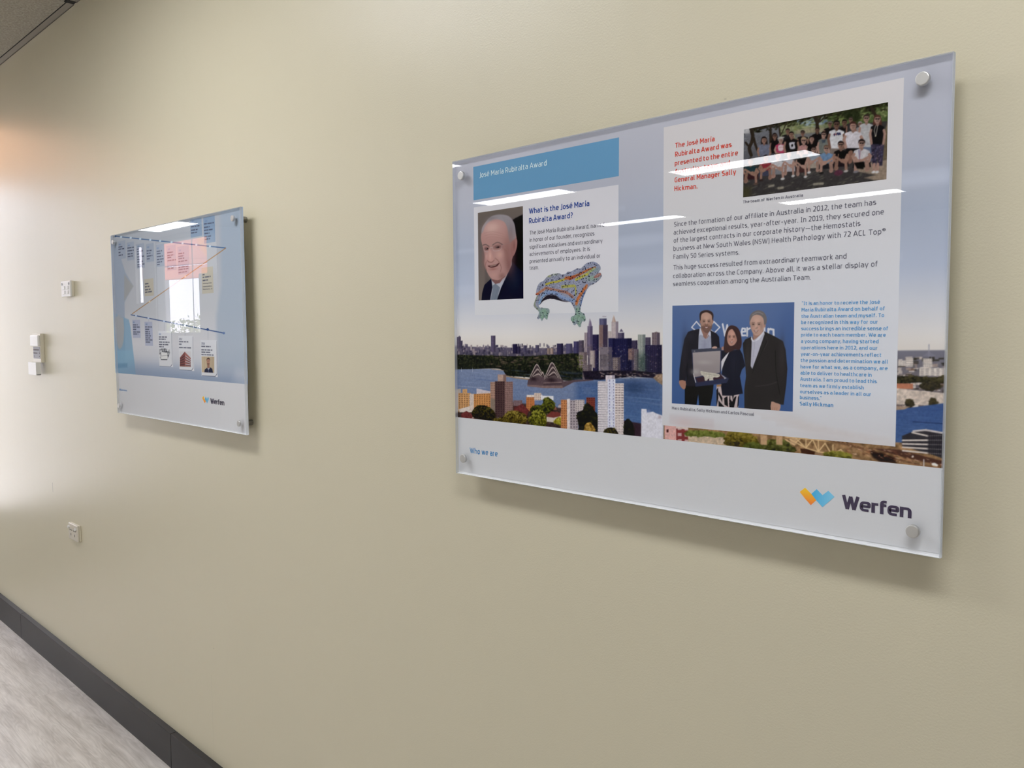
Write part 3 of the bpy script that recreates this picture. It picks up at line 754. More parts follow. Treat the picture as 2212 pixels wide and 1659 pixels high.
class Canvas:
    def __init__(s, pr, corners, res, col, tf=None, seed=1, mask=False):
        """corners: spots of the photograph that bound the picture; res: points per metre"""
        s.pr = pr; s.tf = tf; L = [pr.loc(*(tf(*c) if tf else c)) for c in corners]
        if len(L) == 4 and not mask:
            s.x0 = (L[0][0] + L[3][0]) / 2; s.x1 = (L[1][0] + L[2][0]) / 2; s.z1 = (L[0][1] + L[1][1]) / 2; s.z0 = (L[2][1] + L[3][1]) / 2
        else:
            s.x0 = min(l[0] for l in L); s.x1 = max(l[0] for l in L); s.z0 = min(l[1] for l in L); s.z1 = max(l[1] for l in L)
        s.w = max(2, int((s.x1 - s.x0) * res)); s.h = max(2, int((s.z1 - s.z0) * res)); s.res = res
        s.a = np.empty((s.h, s.w, 3)); s.a[:] = col
        s.m = np.zeros((s.h, s.w)) if mask else None
        s.rng = np.random.default_rng(seed)
    def q(s, x, y):
        """photograph (or enlarged detail) -> canvas"""
        if s.tf: x, y = s.tf(x, y)
        a, b = s.pr.loc(x, y)
        return (a - s.x0) / (s.x1 - s.x0) * s.w, (s.z1 - b) / (s.z1 - s.z0) * s.h
    def qs(s, pts): return [s.q(*p) for p in pts]
    def put(s, x0, y0, al, col):
        h, w = al.shape
        if s.m is not None: r = s.m[y0:y0 + h, x0:x0 + w]; np.maximum(r, al, out=r)
        r = s.a[y0:y0 + h, x0:x0 + w]; r += al[..., None] * (np.asarray(col, float) - r)
    def win(s, x0, y0, x1, y1):
        a = max(0, int(math.floor(x0))); b = max(0, int(math.floor(y0))); c = min(s.w, int(math.ceil(x1)) + 1); d = min(s.h, int(math.ceil(y1)) + 1)
        return (a, b, c, d) if c > a and d > b else None
    def colour(s, col, X, Y, bx):
        if isinstance(col, tuple) and len(col) == 3 and isinstance(col[0], tuple):
            c0, c1, ax = col
            t = (X - bx[0]) / max(1e-6, bx[2] - bx[0]) if ax == 'h' else (Y - bx[1]) / max(1e-6, bx[3] - bx[1])
            t = np.clip(t, 0, 1)[..., None]
            return np.asarray(c0, float) * (1 - t) + np.asarray(c1, float) * t
        return col
    def poly(s, pts, col, f=1.0, a=1.0, sm=0, raw=False, tex=0.0, cell=4):
        """filled outline; f = softness of its edge in points, sm = rounded through its points, tex = mottling"""
        if sm: pts = smooth(pts, sm)
        p = np.array(pts if raw else s.qs(pts)); f = max(f, 0.7)
        bx = (p[:, 0].min(), p[:, 1].min(), p[:, 0].max(), p[:, 1].max())
        W = s.win(bx[0] - f, bx[1] - f, bx[2] + f, bx[3] + f)
        if not W: return
        X, Y = np.meshgrid(np.arange(W[0], W[2]) + 0.5, np.arange(W[1], W[3]) + 0.5)
        d2 = np.full(X.shape, 1e9); ins = np.zeros(X.shape, bool)
        for i in range(len(p)):
            x0, y0 = p[i - 1]; x1, y1 = p[i]; dx, dy = x1 - x0, y1 - y0; L = dx * dx + dy * dy
            if L < 1e-12: continue
            t = np.clip(((X - x0) * dx + (Y - y0) * dy) / L, 0, 1)
            d2 = np.minimum(d2, (X - x0 - t * dx) ** 2 + (Y - y0 - t * dy) ** 2)
            if y0 != y1:
                c = ((y0 <= Y) & (Y < y1)) | ((y1 <= Y) & (Y < y0)); ins ^= c & (X < x0 + (Y - y0) * dx / dy)
        d = np.sqrt(d2); d[ins] *= -1
        al = np.clip(0.5 - d / f, 0, 1); al = al * al * (3 - 2 * al) * a
        c = s.colour(col, X, Y, bx)
        if tex:
            c = np.asarray(c, float) * np.ones(X.shape + (1,)); c = c * (1 + tex * (2 * vnoise(X.shape[0], X.shape[1], cell, s.rng) - 1))[..., None]
        s.put(W[0], W[1], al, c)
    def ell(s, x, y, rx, ry, col, f=1.0, a=1.0, rot=0.0, raw=False):
        """ellipse; radii in the same units as its centre"""
        if not raw:
            c = s.q(x, y); e = s.q(x + rx, y); g = s.q(x, y + ry)
            rx = math.hypot(e[0] - c[0], e[1] - c[1]); ry = math.hypot(g[0] - c[0], g[1] - c[1]); x, y = c
        R = max(rx, ry) + f; W = s.win(x - R, y - R, x + R, y + R)
        if not W: return
        X, Y = np.meshgrid(np.arange(W[0], W[2]) + 0.5 - x, np.arange(W[1], W[3]) + 0.5 - y)
        if rot: cs, sn = math.cos(rot), math.sin(rot); X, Y = X * cs + Y * sn, Y * cs - X * sn
        k = np.sqrt((X / rx) ** 2 + (Y / ry) ** 2); d = (k - 1) * min(rx, ry)
        al = np.clip(0.5 - d / max(f, 0.7), 0, 1); s.put(W[0], W[1], al * al * (3 - 2 * al) * a, s.colour(col, X, Y, (-rx, -ry, rx, ry)))
    def blob(s, x, y, rx, ry, col, a=0.5, rot=0.0):
        """soft round patch"""
        c = s.q(x, y); e = s.q(x + rx, y); g = s.q(x, y + ry)
        rx = math.hypot(e[0] - c[0], e[1] - c[1]); ry = math.hypot(g[0] - c[0], g[1] - c[1]); R = 2.2 * max(rx, ry)
        W = s.win(c[0] - R, c[1] - R, c[0] + R, c[1] + R)
        if not W: return
        X, Y = np.meshgrid(np.arange(W[0], W[2]) + 0.5 - c[0], np.arange(W[1], W[3]) + 0.5 - c[1])
        if rot: cs, sn = math.cos(rot), math.sin(rot); X, Y = X * cs + Y * sn, Y * cs - X * sn
        al = np.exp(-((X / rx) ** 2 + (Y / ry) ** 2)) * a
        if s.m is not None: al *= s.m[W[1]:W[3], W[0]:W[2]] > 0.3
        s.put(W[0], W[1], al, col)
    def line(s, pts, wd, col, f=0.9, a=1.0, sm=0, taper=None):
        """stroke; wd in points of the grid"""
        if sm: pts = smooth(pts, sm, False)
        p = s.qs(pts); n = len(p) - 1
        for i in range(n):
            (x0, y0), (x1, y1) = p[i], p[i + 1]
            w0 = wd if taper is None else wd + (taper - wd) * (i + 0.5) / n
            R = w0 / 2 + f; W = s.win(min(x0, x1) - R, min(y0, y1) - R, max(x0, x1) + R, max(y0, y1) + R)
            if not W: continue
            X, Y = np.meshgrid(np.arange(W[0], W[2]) + 0.5, np.arange(W[1], W[3]) + 0.5)
            dx, dy = x1 - x0, y1 - y0; L = dx * dx + dy * dy + 1e-9
            t = np.clip(((X - x0) * dx + (Y - y0) * dy) / L, 0, 1); d = np.sqrt((X - x0 - t * dx) ** 2 + (Y - y0 - t * dy) ** 2) - w0 / 2
            s.put(W[0], W[1], np.clip(0.5 - d / f, 0, 1) * a, col)
    def mottle(s, amt, cell, tint=(1, 1, 1)):
        n = (2 * vnoise(s.h, s.w, cell, s.rng) - 1) * amt
        s.a *= 1 + n[..., None] * np.asarray(tint, float)
    def blur(s, r):
        """slight lens softness"""
        k = np.exp(-0.5 * (np.arange(-3, 4) / r) ** 2); k /= k.sum()
        for ax in (0, 1):
            p = np.pad(s.a, [(3, 3) if i == ax else (0, 0) for i in range(3)], mode='edge')
            s.a = sum(k[i] * np.take(p, np.arange(i, i + s.a.shape[ax]), axis=ax) for i in range(7))
    def foliage(s, pts, dark, light, n, r, sm=4, jag=1.0):
        """leafy mass: a dark body with many small lit tufts, lighter towards its upper left"""
        s.poly(pts, dark, f=2.0, sm=sm, tex=0.25, cell=5)
        p = np.array(s.qs(smooth(pts, 4))); x0, y0 = p.min(0); x1, y1 = p.max(0)
        def inside(x, y):
            c = False
            for i in range(len(p)):
                (ax, ay), (bx, by) = p[i - 1], p[i]
                if (ay > y) != (by > y) and x < (bx - ax) * (y - ay) / (by - ay) + ax: c = not c
            return c
        k = 0; tries = 0
        while k < n and tries < n * 6:
            tries += 1
            x, y = s.rng.uniform(x0, x1), s.rng.uniform(y0, y1)
            if not inside(x, y): continue
            k += 1
            t = np.clip(1.0 - 0.8 * (y - y0) / (y1 - y0 + 1) + s.rng.normal(0, 0.3), 0, 1)
            c = np.asarray(dark) * (1 - t) + np.asarray(light) * t
            s.ell(x, y, r * s.rng.uniform(0.5, 1.2), r * s.rng.uniform(0.4, 0.8), tuple(c), f=1.2, a=0.75, raw=True)
    def build(s, name, lay, label=None):
        """the grid becomes one flat mesh whose points carry the ink"""
        a = np.clip(s.a, 0, 255); g = a.mean(2, keepdims=True); a = g + (a - g) * SATUR
        l = np.clip((lin(a / 255.0) - VEIL) * INK, 0.002, 0.95)
        h, w = s.h, s.w
        xs = np.linspace(s.x0, s.x1, w); zs = np.linspace(s.z1, s.z0, h); y = YP - 0.00004 * lay
        co = np.empty((h, w, 3)); co[..., 0] = xs[None]; co[..., 1] = y; co[..., 2] = zs[:, None]
        i = np.arange(h * w).reshape(h, w)
        q = np.stack([i[1:, :-1], i[1:, 1:], i[:-1, 1:], i[:-1, :-1]], -1)
        if s.m is not None:
            k = (s.m[1:, :-1] + s.m[1:, 1:] + s.m[:-1, 1:] + s.m[:-1, :-1]) > 2.0
            q = q[k]; used = np.unique(q); mp = np.full(h * w, -1); mp[used] = np.arange(len(used)); q = mp[q]
            co = co.reshape(-1, 3)[used]; l = l.reshape(-1, 3)[used]
        q = q.reshape(-1, 4); co = co.reshape(-1, 3); l = l.reshape(-1, 3)
        me = bpy.data.meshes.new(name); me.vertices.add(len(co)); me.vertices.foreach_set('co', co.astype(np.float32).ravel())
        me.loops.add(q.size); me.loops.foreach_set('vertex_index', q.astype(np.int32).ravel())
        me.polygons.add(len(q)); me.polygons.foreach_set('loop_start', np.arange(0, q.size, 4, dtype=np.int32))
        at = me.attributes.new('print_colour', 'FLOAT_COLOR', 'POINT')
        at.data.foreach_set('color', np.concatenate([l, np.ones((len(l), 1))], 1).astype(np.float32).ravel())
        me.update(calc_edges=True); me.materials.append(picture_ink())
        o = bpy.data.objects.new(name, me); COL.objects.link(o); o.parent = s.pr.base
        if label: o['label'] = label
        return o

_pic = []
def picture_ink():
    if not _pic:
        m = mat('picture_ink', (255, 255, 255), 0.7, spec=0.0)
        at = nd(m, 'ShaderNodeAttribute', attribute_name='print_colour'); lk(m, at.outputs['Color'], m.node_tree.nodes['Principled BSDF'].inputs['Base Color'])
        _pic.append(m)
    return _pic[0]

# ---------------------------- the pictures of the large poster
def face(c, x, y, w, h, skin, tilt=0.0, smile=1.0, dark=(60, 38, 34), teeth=(214, 200, 192)):
    """features of a face whose centre is (x, y); w, h = half width, half height"""
    sk = np.array(skin, float); sh = tuple(sk * 0.72); hi = tuple(np.minimum(255, sk * 1.13))
    c.blob(x, y - h * .45, w * .6, h * .3, hi, .5)
    c.blob(x - w * .62, y + h * .05, w * .3, h * .5, sh, .45); c.blob(x + w * .68, y + h * .1, w * .3, h * .5, sh, .5)
    for k in (-1, 1):
        ex = x + k * w * .42 + tilt * w; ey = y - h * .10
        c.blob(ex, ey, w * .26, h * .11, sh, .8)
        c.ell(ex, ey + h * .01, w * .15, h * .05, dark, f=1.2, a=.85)
        c.line([(ex - w * .22, ey - h * .13), (ex + w * .2, ey - h * .15)], 1.3, dark, a=.6)
        c.blob(x + k * w * .42 + tilt * w, y + h * .25, w * .22, h * .14, tuple(np.minimum(255, sk * np.array((1.12, 1.0, .98)))), .5)
    nx = x + tilt * w * 1.1
    c.blob(nx, y + h * .1, w * .12, h * .2, hi, .6); c.blob(nx + w * .14, y + h * .22, w * .14, h * .08, sh, .7)
    c.line([(nx - w * .14, y + h * .27), (nx, y + h * .30), (nx + w * .15, y + h * .26)], 1.0, tuple(sk * .55), a=.7)
    my = y + h * .5
    if smile:
        c.poly([(nx - w * .36, my - h * .05), (nx, my), (nx + w * .36, my - h * .06), (nx + w * .16, my + h * .12), (nx - w * .16, my + h * .12)], (110, 52, 50), f=1.2, sm=2, a=.9)
        c.poly([(nx - w * .27, my - h * .02), (nx, my + h * .02), (nx + w * .27, my - h * .03), (nx + w * .12, my + h * .08), (nx - w * .12, my + h * .08)], teeth, f=1.1, sm=2)
    c.blob(nx, y + h * .74, w * .3, h * .1, sh, .4)

# three people holding the award box
zA = zf(1440, 640, 6.38)
c = Canvas(PA, [(85, 133), (1765, 80), (1738, 1588), (72, 1475)], 1750, (62, 94, 154), zA, 5)
c.poly([(60, 100), (1790, 60), (1790, 1640), (60, 1640)], ((78, 106, 160), (46, 82, 146), 'v'), f=1)
c.blob(900, 180, 500, 200, (84, 112, 166), .5); c.blob(1700, 900, 160, 700, (44, 80, 150), .5); c.blob(120, 1000, 120, 400, (52, 92, 156), .5)
WT = (206, 208, 218)
c.line([(475, 420), (415, 352), (350, 430), (400, 470), (440, 500)], 3.6, WT); c.line([(600, 425), (655, 352), (735, 430), (660, 508), (600, 460)], 3.6, WT)
for p in ([(775, 388), (808, 545)], [(808, 545), (838, 400)], [(838, 400), (862, 545)]): c.line(p, 5.2, WT)
c.line([(1036, 494), (1086, 488), (1082, 448), (1046, 446), (1034, 494), (1044, 542), (1088, 540)], 4.6, WT)
c.line([(1112, 440), (1112, 548)], 5, WT); c.line([(1112, 462), (1150, 444)], 4.6, WT)
c.line([(1350, 420), (1350, 540)], 5, WT); c.line([(1402, 452), (1402, 548)], 5.5, WT); c.line([(1402, 470), (1430, 452), (1474, 464), (1476, 548)], 5.2, WT)
JK = (32, 31, 40)
# man on the left
c.poly([(255, 1215), (650, 1215), (640, 1330), (606, 1510), (452, 1500), (440, 1345), (416, 1492), (254, 1485)], (17, 17, 22), f=1.5)
c.poly([(300, 492), (360, 470), (458, 452), (540, 560), (608, 470), (692, 515), (726, 560), (738, 720), (640, 1230), (300, 1240), (262, 1220), (290, 1010), (266, 1166), (178, 1162), (182, 1000), (212, 790), (250, 590)], JK, f=1.5)
c.blob(250, 800, 40, 280, (44, 42, 50), .6); c.poly([(268, 1000), (296, 900), (300, 1130), (280, 1180)], (24, 23, 30), f=3, a=.7)
c.blob(330, 560, 60, 60, (46, 46, 56), .5)
c.poly([(458, 452), (470, 436), (600, 470), (612, 500), (622, 720), (440, 728), (446, 545)], (150, 155, 178), f=1.2, tex=.04)
c.blob(530, 680, 50, 60, (126, 130, 156), .5); c.line([(530, 600), (525, 725)], 1.2, (118, 122, 148), a=.6)
c.poly([(474, 440), (600, 470), (575, 560), (540, 588), (500, 540)], (150, 106, 92), f=1.5, sm=2)
c.poly([(458, 448), (470, 440), (510, 545), (470, 530), (452, 548)], (190, 194, 208), f=1.1); c.poly([(598, 466), (612, 500), (612, 556), (580, 530), (545, 592)], (186, 190, 206), f=1.1)
c.poly([(470, 310), (480, 250), (550, 218), (620, 245), (640, 320), (632, 400), (606, 460), (560, 498), (510, 480), (478, 420)], (186, 142, 122), f=1.4, sm=4)
c.ell(470, 345, 10, 34, (160, 112, 96)); c.ell(638, 345, 9, 34, (156, 108, 94))
c.poly([(476, 385), (492, 415), (515, 385), (550, 378), (590, 388), (612, 415), (630, 380), (622, 450), (570, 508), (520, 490), (482, 440)], (104, 72, 62), f=3, sm=3, a=.85)
face(c, 550, 362, 78, 130, (186, 142, 122), 0.03)
c.poly([(462, 330), (458, 250), (488, 208), (552, 194), (612, 208), (648, 252), (642, 330), (630, 318), (622, 262), (566, 226), (512, 232), (482, 262), (474, 330)], (56, 40, 38), f=1.8, sm=3)
c.poly([(178, 1160), (266, 1166), (264, 1262), (240, 1282), (214, 1262), (186, 1222)], (168, 116, 94), f=1.4, sm=2)
# woman in the middle
c.poly([(690, 1230), (762, 1240), (770, 1360), (1004, 1345), (988, 1538), (690, 1520)], (190, 170, 170), f=1.3)
for p in ([(690, 1290), (712, 1255), (716, 1400), (690, 1520)], [(716, 1345), (768, 1460), (772, 1400), (722, 1310)], [(716, 1430), (770, 1490), (800, 1520), (720, 1520)], [(795, 1400), (840, 1375), (850, 1520), (800, 1490)],
          [(870, 1370), (880, 1375), (882, 1450), (862, 1450)], [(884, 1420), (905, 1450), (940, 1385), (965, 1375), (930, 1530), (870, 1530), (862, 1470)], [(905, 1365), (930, 1360), (915, 1440)], [(985, 1390), (1002, 1355), (992, 1500), (975, 1535)]):
    c.poly(p, (20, 18, 26), f=1.3)
c.poly([(742, 745), (850, 755), (1012, 732), (1048, 800), (1086, 960), (1040, 1010), (1012, 1100), (1054, 1338), (905, 1368), (770, 1366), (752, 1240), (770, 1000), (745, 900)], (25, 27, 42), f=1.5)
c.blob(930, 930, 50, 150, (36, 38, 56), .6); c.line([(960, 880), (945, 1050)], 1.5, (14, 15, 26), a=.5)
c.poly([(870, 760), (818, 812), (772, 868), (752, 905), (756, 1040), (772, 985), (800, 905), (846, 812)], (202, 200, 206), f=1.2)
c.poly([(846, 700), (930, 690), (905, 750), (866, 770)], (166, 112, 96), f=2)
c.poly([(886, 404), (958, 418), (1008, 478), (1036, 600), (1032, 690), (1000, 740), (950, 735), (890, 760), (828, 778), (788, 742), (798, 640), (808, 540), (838, 448)], (64, 42, 42), f=2, sm=4)
c.poly([(846, 520), (868, 470), (920, 455), (965, 490), (978, 560), (968, 620), (930, 672), (880, 684), (846, 640), (836, 580)], (194, 140, 122), f=1.6, sm=3)
face(c, 902, 572, 70, 112, (194, 140, 122), -0.03)
c.poly([(900, 440), (960, 470), (992, 560), (985, 660), (966, 700), (972, 600), (940, 500)], (58, 38, 40), f=2.5, sm=3)
c.poly([(898, 440), (850, 490), (832, 600), (840, 700), (808, 740), (806, 600), (838, 470)], (66, 44, 42), f=2.5, sm=3)
c.poly([(760, 700), (788, 690), (790, 740), (762, 745)], (176, 124, 106), f=1.5)
# the open box with a ceramic figure
c.poly([(346, 734), (752, 708), (760, 746), (752, 1062), (862, 1132), (832, 1192), (404, 1244), (372, 1080)], (40, 46, 78), f=1.3)
c.poly([(346, 734), (752, 708), (756, 744), (350, 774)], (62, 66, 84), f=1.1); c.ell(388, 757, 12, 8, (120, 118, 128))
c.poly([(362, 776), (746, 750), (738, 1052), (376, 1116)], ((160, 150, 150), (136, 126, 128), 'v'), f=1.1)
c.blob(520, 910, 110, 30, (172, 164, 164), .6); c.blob(400, 1040, 60, 40, (178, 172, 170), .6)
c.poly([(376, 1060), (412, 1190), (400, 1186), (368, 1064)], (196, 192, 196), f=1.1); c.poly([(740, 1060), (756, 1076), (830, 1128), (800, 1140)], (150, 150, 164), f=1.2)
c.poly([(404, 1128), (560, 1096), (736, 1066), (800, 1128), (436, 1184)], (58, 34, 46), f=1.2)
c.poly([(468, 1036), (486, 1030), (560, 1046), (640, 1056), (722, 1070), (738, 1098), (700, 1120), (650, 1116), (640, 1140), (575, 1134), (566, 1158), (530, 1160), (522, 1110), (486, 1080)], (190, 184, 168), f=1.2, sm=2, tex=.15, cell=3)
c.poly([(590, 1140), (640, 1136), (650, 1156), (590, 1160)], (200, 194, 180), f=1.2); c.line([(520, 1066), (640, 1082), (720, 1092)], 1.4, (140, 134, 120), a=.7)
c.poly([(630, 704), (660, 690), (694, 696), (696, 718), (632, 720)], (196, 152, 134), f=1.2, sm=2)
c.poly([(690, 1216), (760, 1210), (752, 1240), (696, 1246)], (164, 116, 76), f=1.4)
# man on the right
c.poly([(1168, 560), (1086, 596), (1052, 650), (1058, 760), (1086, 950), (1096, 1100), (1072, 1290), (1074, 1560), (1450, 1570), (1444, 1450), (1575, 1490), (1612, 1494), (1650, 1210), (1664, 1000), (1640, 740), (1604, 620), (1480, 548), (1348, 486), (1250, 600)], (41, 38, 39), f=1.5)
c.blob(1120, 800, 30, 200, (56, 52, 54), .6); c.blob(1590, 800, 40, 250, (56, 52, 54), .6); c.line([(1500, 750), (1510, 1050), (1560, 1350)], 2.5, (22, 20, 22), a=.7, sm=3)
c.line([(1225, 1240), (1400, 1220), (1520, 1180)], 2.5, (60, 56, 58), a=.6, sm=3); c.line([(1390, 600), (1250, 900), (1180, 1060)], 2, (26, 24, 26), a=.6); c.line([(1370, 560), (1400, 620), (1340, 740)], 1.4, (64, 60, 62), a=.5)
c.poly([(1176, 556), (1196, 606), (1340, 488), (1352, 520), (1260, 790), (1182, 1000), (1160, 960), (1172, 700)], (176, 176, 194), f=1.2, tex=.03)
c.line([(1215, 640), (1180, 960)], 1.4, (140, 140, 162), a=.6)
c.poly([(1190, 500), (1340, 440), (1330, 500), (1240, 580), (1196, 610)], (160, 116, 100), f=1.6)
c.poly([(1172, 548), (1192, 604), (1214, 628), (1176, 620), (1164, 590)], (208, 208, 220), f=1.1); c.poly([(1338, 478), (1348, 505), (1270, 604), (1214, 626)], (206, 206, 218), f=1.1)
c.poly([(1152, 350), (1170, 280), (1240, 246), (1320, 268), (1352, 340), (1350, 420), (1312, 500), (1260, 540), (1210, 530), (1168, 460)], (192, 150, 132), f=1.5, sm=4)
c.ell(1354, 395, 13, 38, (176, 128, 112)); c.ell(1152, 370, 7, 30, (170, 124, 108))
face(c, 1243, 402, 94, 146, (192, 150, 132), -0.08)
c.poly([(1146, 350), (1148, 278), (1190, 222), (1262, 196), (1336, 218), (1378, 290), (1376, 372), (1346, 392), (1336, 318), (1300, 272), (1236, 256), (1186, 280), (1160, 330)], (108, 102, 102), f=2, sm=3)
c.line([(1180, 262), (1260, 222), (1330, 250)], 2.2, (142, 136, 136), a=.6, sm=3)
c.poly([(1444, 1450), (1500, 1466), (1570, 1492), (1556, 1570), (1520, 1590), (1440, 1575)], (186, 138, 116), f=1.5, sm=2)
for k in range(3): c.line([(1465 + 28 * k, 1530), (1460 + 28 * k, 1590)], 1.1, (130, 86, 70), a=.6)
g_ = c.a.mean(2, keepdims=True); c.a = (g_ + (c.a - g_) * .88) * .93; c.blur(0.6); c.build('award_photo', 4, 'photo of two men and a woman in dark suits holding an open box')

# portrait of an elderly man in glasses
zP = zf(960, 250, 4.148)
c = Canvas(PA, [(304, 877), (708, 818), (710, 1642), (310, 1655)], 1650, (98, 92, 90), zP, 6)
c.poly([(290, 800), (720, 790), (720, 1000), (290, 1060)], ((116, 106, 96), (100, 94, 92), 'v'), f=20); c.poly([(290, 1000), (370, 1000), (370, 1700), (290, 1700)], ((104, 98, 96), (124, 114, 106), 'v'), f=16)
c.poly([(600, 950), (640, 925), (730, 880), (730, 1700), (560, 1700)], (13, 13, 19), f=6)
c.poly([(430, 1455), (362, 1518), (342, 1590), (334, 1680), (730, 1680), (730, 1415), (664, 1368), (608, 1308), (500, 1560)], (21, 27, 46), f=1.6)
c.blob(640, 1480, 40, 90, (32, 40, 64), .5); c.line([(606, 1320), (590, 1420), (520, 1560), (480, 1660)], 1.6, (10, 13, 24), a=.8, sm=3); c.line([(600, 1560), (640, 1545)], 1.2, (12, 15, 28), a=.7); c.line([(548, 1470), (600, 1540)], 1.2, (40, 48, 72), a=.5)
c.poly([(424, 1462), (436, 1440), (606, 1300), (606, 1340), (510, 1545), (470, 1660), (410, 1660), (434, 1540)], (178, 184, 196), f=1.4)
c.poly([(436, 1522), (462, 1506), (502, 1540), (486, 1600), (474, 1660), (412, 1660), (436, 1560)], (118, 130, 146), f=1.4); c.line([(480, 1550), (450, 1660)], 1.5, (96, 108, 126), a=.6); c.line([(430, 1560), (424, 1650)], 1.2, (150, 160, 172), a=.6)
SK = (182, 142, 136)
c.poly([(420, 1440), (600, 1290), (585, 1380), (500, 1500), (460, 1510), (430, 1480)], (128, 92, 90), f=3)
c.poly([(338, 1050), (352, 1000), (400, 940), (470, 905), (545, 905), (600, 950), (632, 1020), (650, 1120), (632, 1220), (606, 1300), (588, 1380), (540, 1454), (480, 1482), (428, 1464), (388, 1408), (360, 1330), (364, 1262), (348, 1180), (332, 1110)], SK, f=2, sm=4)
c.poly([(632, 1100), (654, 1118), (652, 1180), (634, 1240), (610, 1268), (598, 1220), (604, 1130)], (170, 124, 118), f=2, sm=3); c.blob(628, 1170, 10, 40, (120, 78, 76), .6)
# hair
c.poly([(336, 1056), (346, 1004), (392, 938), (440, 904), (510, 893), (580, 908), (624, 960), (640, 1030), (640, 1098), (618, 1120), (592, 1140), (578, 1100), (570, 1020), (540, 960), (470, 935), (410, 955), (370, 1000), (350, 1050)], (150, 146, 152), f=4, sm=4)
c.blob(600, 1040, 26, 60, (124, 122, 130), .7); c.blob(420, 930, 50, 20, (120, 116, 120), .6)
for k in range(16): c.line([(520 + 5 * k, 905 + 3 * k), (560 + 4 * k, 990 + 6 * k), (590 + 2.6 * k, 1090)], .9, (176, 172, 178) if k % 2 else (104, 102, 110), a=.35, sm=2)
c.blob(430, 1010, 70, 50, (212, 178, 170), .8); c.blob(470, 1080, 80, 30, (196, 156, 148), .5)
c.blob(560, 1220, 40, 110, (150, 108, 102), .7); c.blob(580, 1340, 26, 70, (120, 82, 80), .6); c.blob(356, 1290, 14, 90, (140, 102, 98), .6)
c.blob(500, 1250, 34, 40, (208, 166, 156), .7); c.blob(385, 1265, 14, 28, (206, 166, 158), .6)
for k in range(3): c.line([(360 + 6 * k, 1060 + 22 * k), (440, 1046 + 22 * k), (540, 1070 + 20 * k)], 1.1, (150, 112, 106), a=.4, sm=3)
# brows, eyes, glasses
c.line([(350, 1166), (376, 1160), (404, 1176)], 3.0, (96, 84, 86), a=.9, sm=2); c.line([(436, 1164), (480, 1140), (524, 1160)], 3.2, (100, 86, 88), a=.9, sm=3)
c.blob(382, 1196, 24, 16, (104, 72, 72), .9); c.blob(480, 1180, 36, 18, (104, 72, 72), .9)
c.ell(386, 1198, 12, 6, (40, 28, 30)); c.ell(482, 1184, 16, 7, (40, 28, 30)); c.ell(380, 1196, 3, 2.4, (200, 196, 196)); c.ell(474, 1182, 3, 2.4, (200, 196, 196))
RM = (196, 190, 192)
c.line([(358, 1184), (362, 1216), (398, 1222), (412, 1190)], 1.2, RM, a=.8, sm=3); c.line([(412, 1190), (436, 1184)], 1.5, RM, a=.9)
c.line([(436, 1184), (448, 1216), (505, 1206), (520, 1166)], 1.1, RM, a=.7, sm=3); c.line([(520, 1164), (602, 1140)], 1.3, (150, 136, 134), a=.7)
# nose, folds, mouth
c.poly([(404, 1200), (420, 1215), (446, 1290), (428, 1312), (398, 1306), (386, 1288)], (194, 148, 140), f=5, sm=3); c.blob(414, 1262, 10, 34, (218, 180, 172), .7)
c.line([(388, 1300), (404, 1314), (430, 1316), (450, 1298)], 2.2, (128, 86, 82), f=2.2, a=.7, sm=3)
c.line([(458, 1280), (490, 1310), (512, 1360), (506, 1400)], 2.4, (134, 94, 90), f=2.5, a=.6, sm=3); c.line([(380, 1310), (372, 1350), (384, 1390)], 1.8, (126, 84, 80), a=.7, sm=3)
for k in range(4): c.line([(528 + 9 * k, 1180 + 10 * k), (548 + 8 * k, 1240), (552 + 6 * k, 1300 + 6 * k)], 1.1, (128, 90, 84), a=.3, sm=3)
c.poly([(392, 1348), (430, 1344), (470, 1334), (496, 1322), (478, 1350), (440, 1364), (410, 1362)], (84, 46, 48), f=2, sm=3)
c.poly([(408, 1350), (440, 1346), (476, 1335), (462, 1345), (424, 1355)], (182, 164, 154), f=1.4, sm=2)
c.blob(440, 1378, 34, 10, (158, 104, 100), .7); c.blob(470, 1120, 130, 60, (170, 130, 124), .3); c.blob(600, 1240, 50, 200, (136, 96, 92), .45)
c.blob(446, 1432, 40, 26, (196, 152, 144), .6); c.line([(430, 1470), (490, 1478), (548, 1440)], 2.4, (104, 70, 68), a=.6, sm=3); c.blob(520, 1440, 30, 30, (128, 90, 86), .6)
c.a = 90 + (c.a * np.array((.88, .87, .87)) - 90) * 1.06; c.blur(0.8); c.build('founder_portrait', 4, 'portrait photo of a grey-haired man in glasses and a navy suit')

# team photo under the trees
zG = zf(1590, 210, 6.506)
c = Canvas(PA, [(118, 460), (2140, 62), (2115, 1148), (97, 1415)], 1600, (58, 55, 54), zG, 7)
c.poly([(60, 380), (640, 300), (640, 900), (60, 960)], ((120, 122, 130), (84, 86, 94), 'v'), f=3)
c.poly([(620, 300), (1340, 180), (1340, 620), (620, 640)], (128, 136, 92), f=4, tex=.3, cell=9)
c.poly([(840, 330), (1000, 270), (1280, 230), (1240, 380), (1080, 420), (860, 400)], ((118, 150, 176), (150, 170, 176), 'v'), f=6)
c.poly([(1180, 300), (1300, 240), (1310, 330), (1220, 380)], (84, 112, 150), f=6)
c.poly([(1290, 200), (2160, 30), (2160, 330), (1290, 420)], (84, 108, 50), f=4, tex=.5, cell=8)
for k in range(420):
    x = c.rng.uniform(640, 2140); y = 380 - (x - 640) * .16 + c.rng.uniform(-60, 130)
    c.ell(x, y, c.rng.uniform(8, 26), c.rng.uniform(6, 16), [(142, 150, 84), (104, 122, 60), (168, 172, 110), (70, 84, 44), (128, 140, 60)][k % 5], a=.6, f=2)
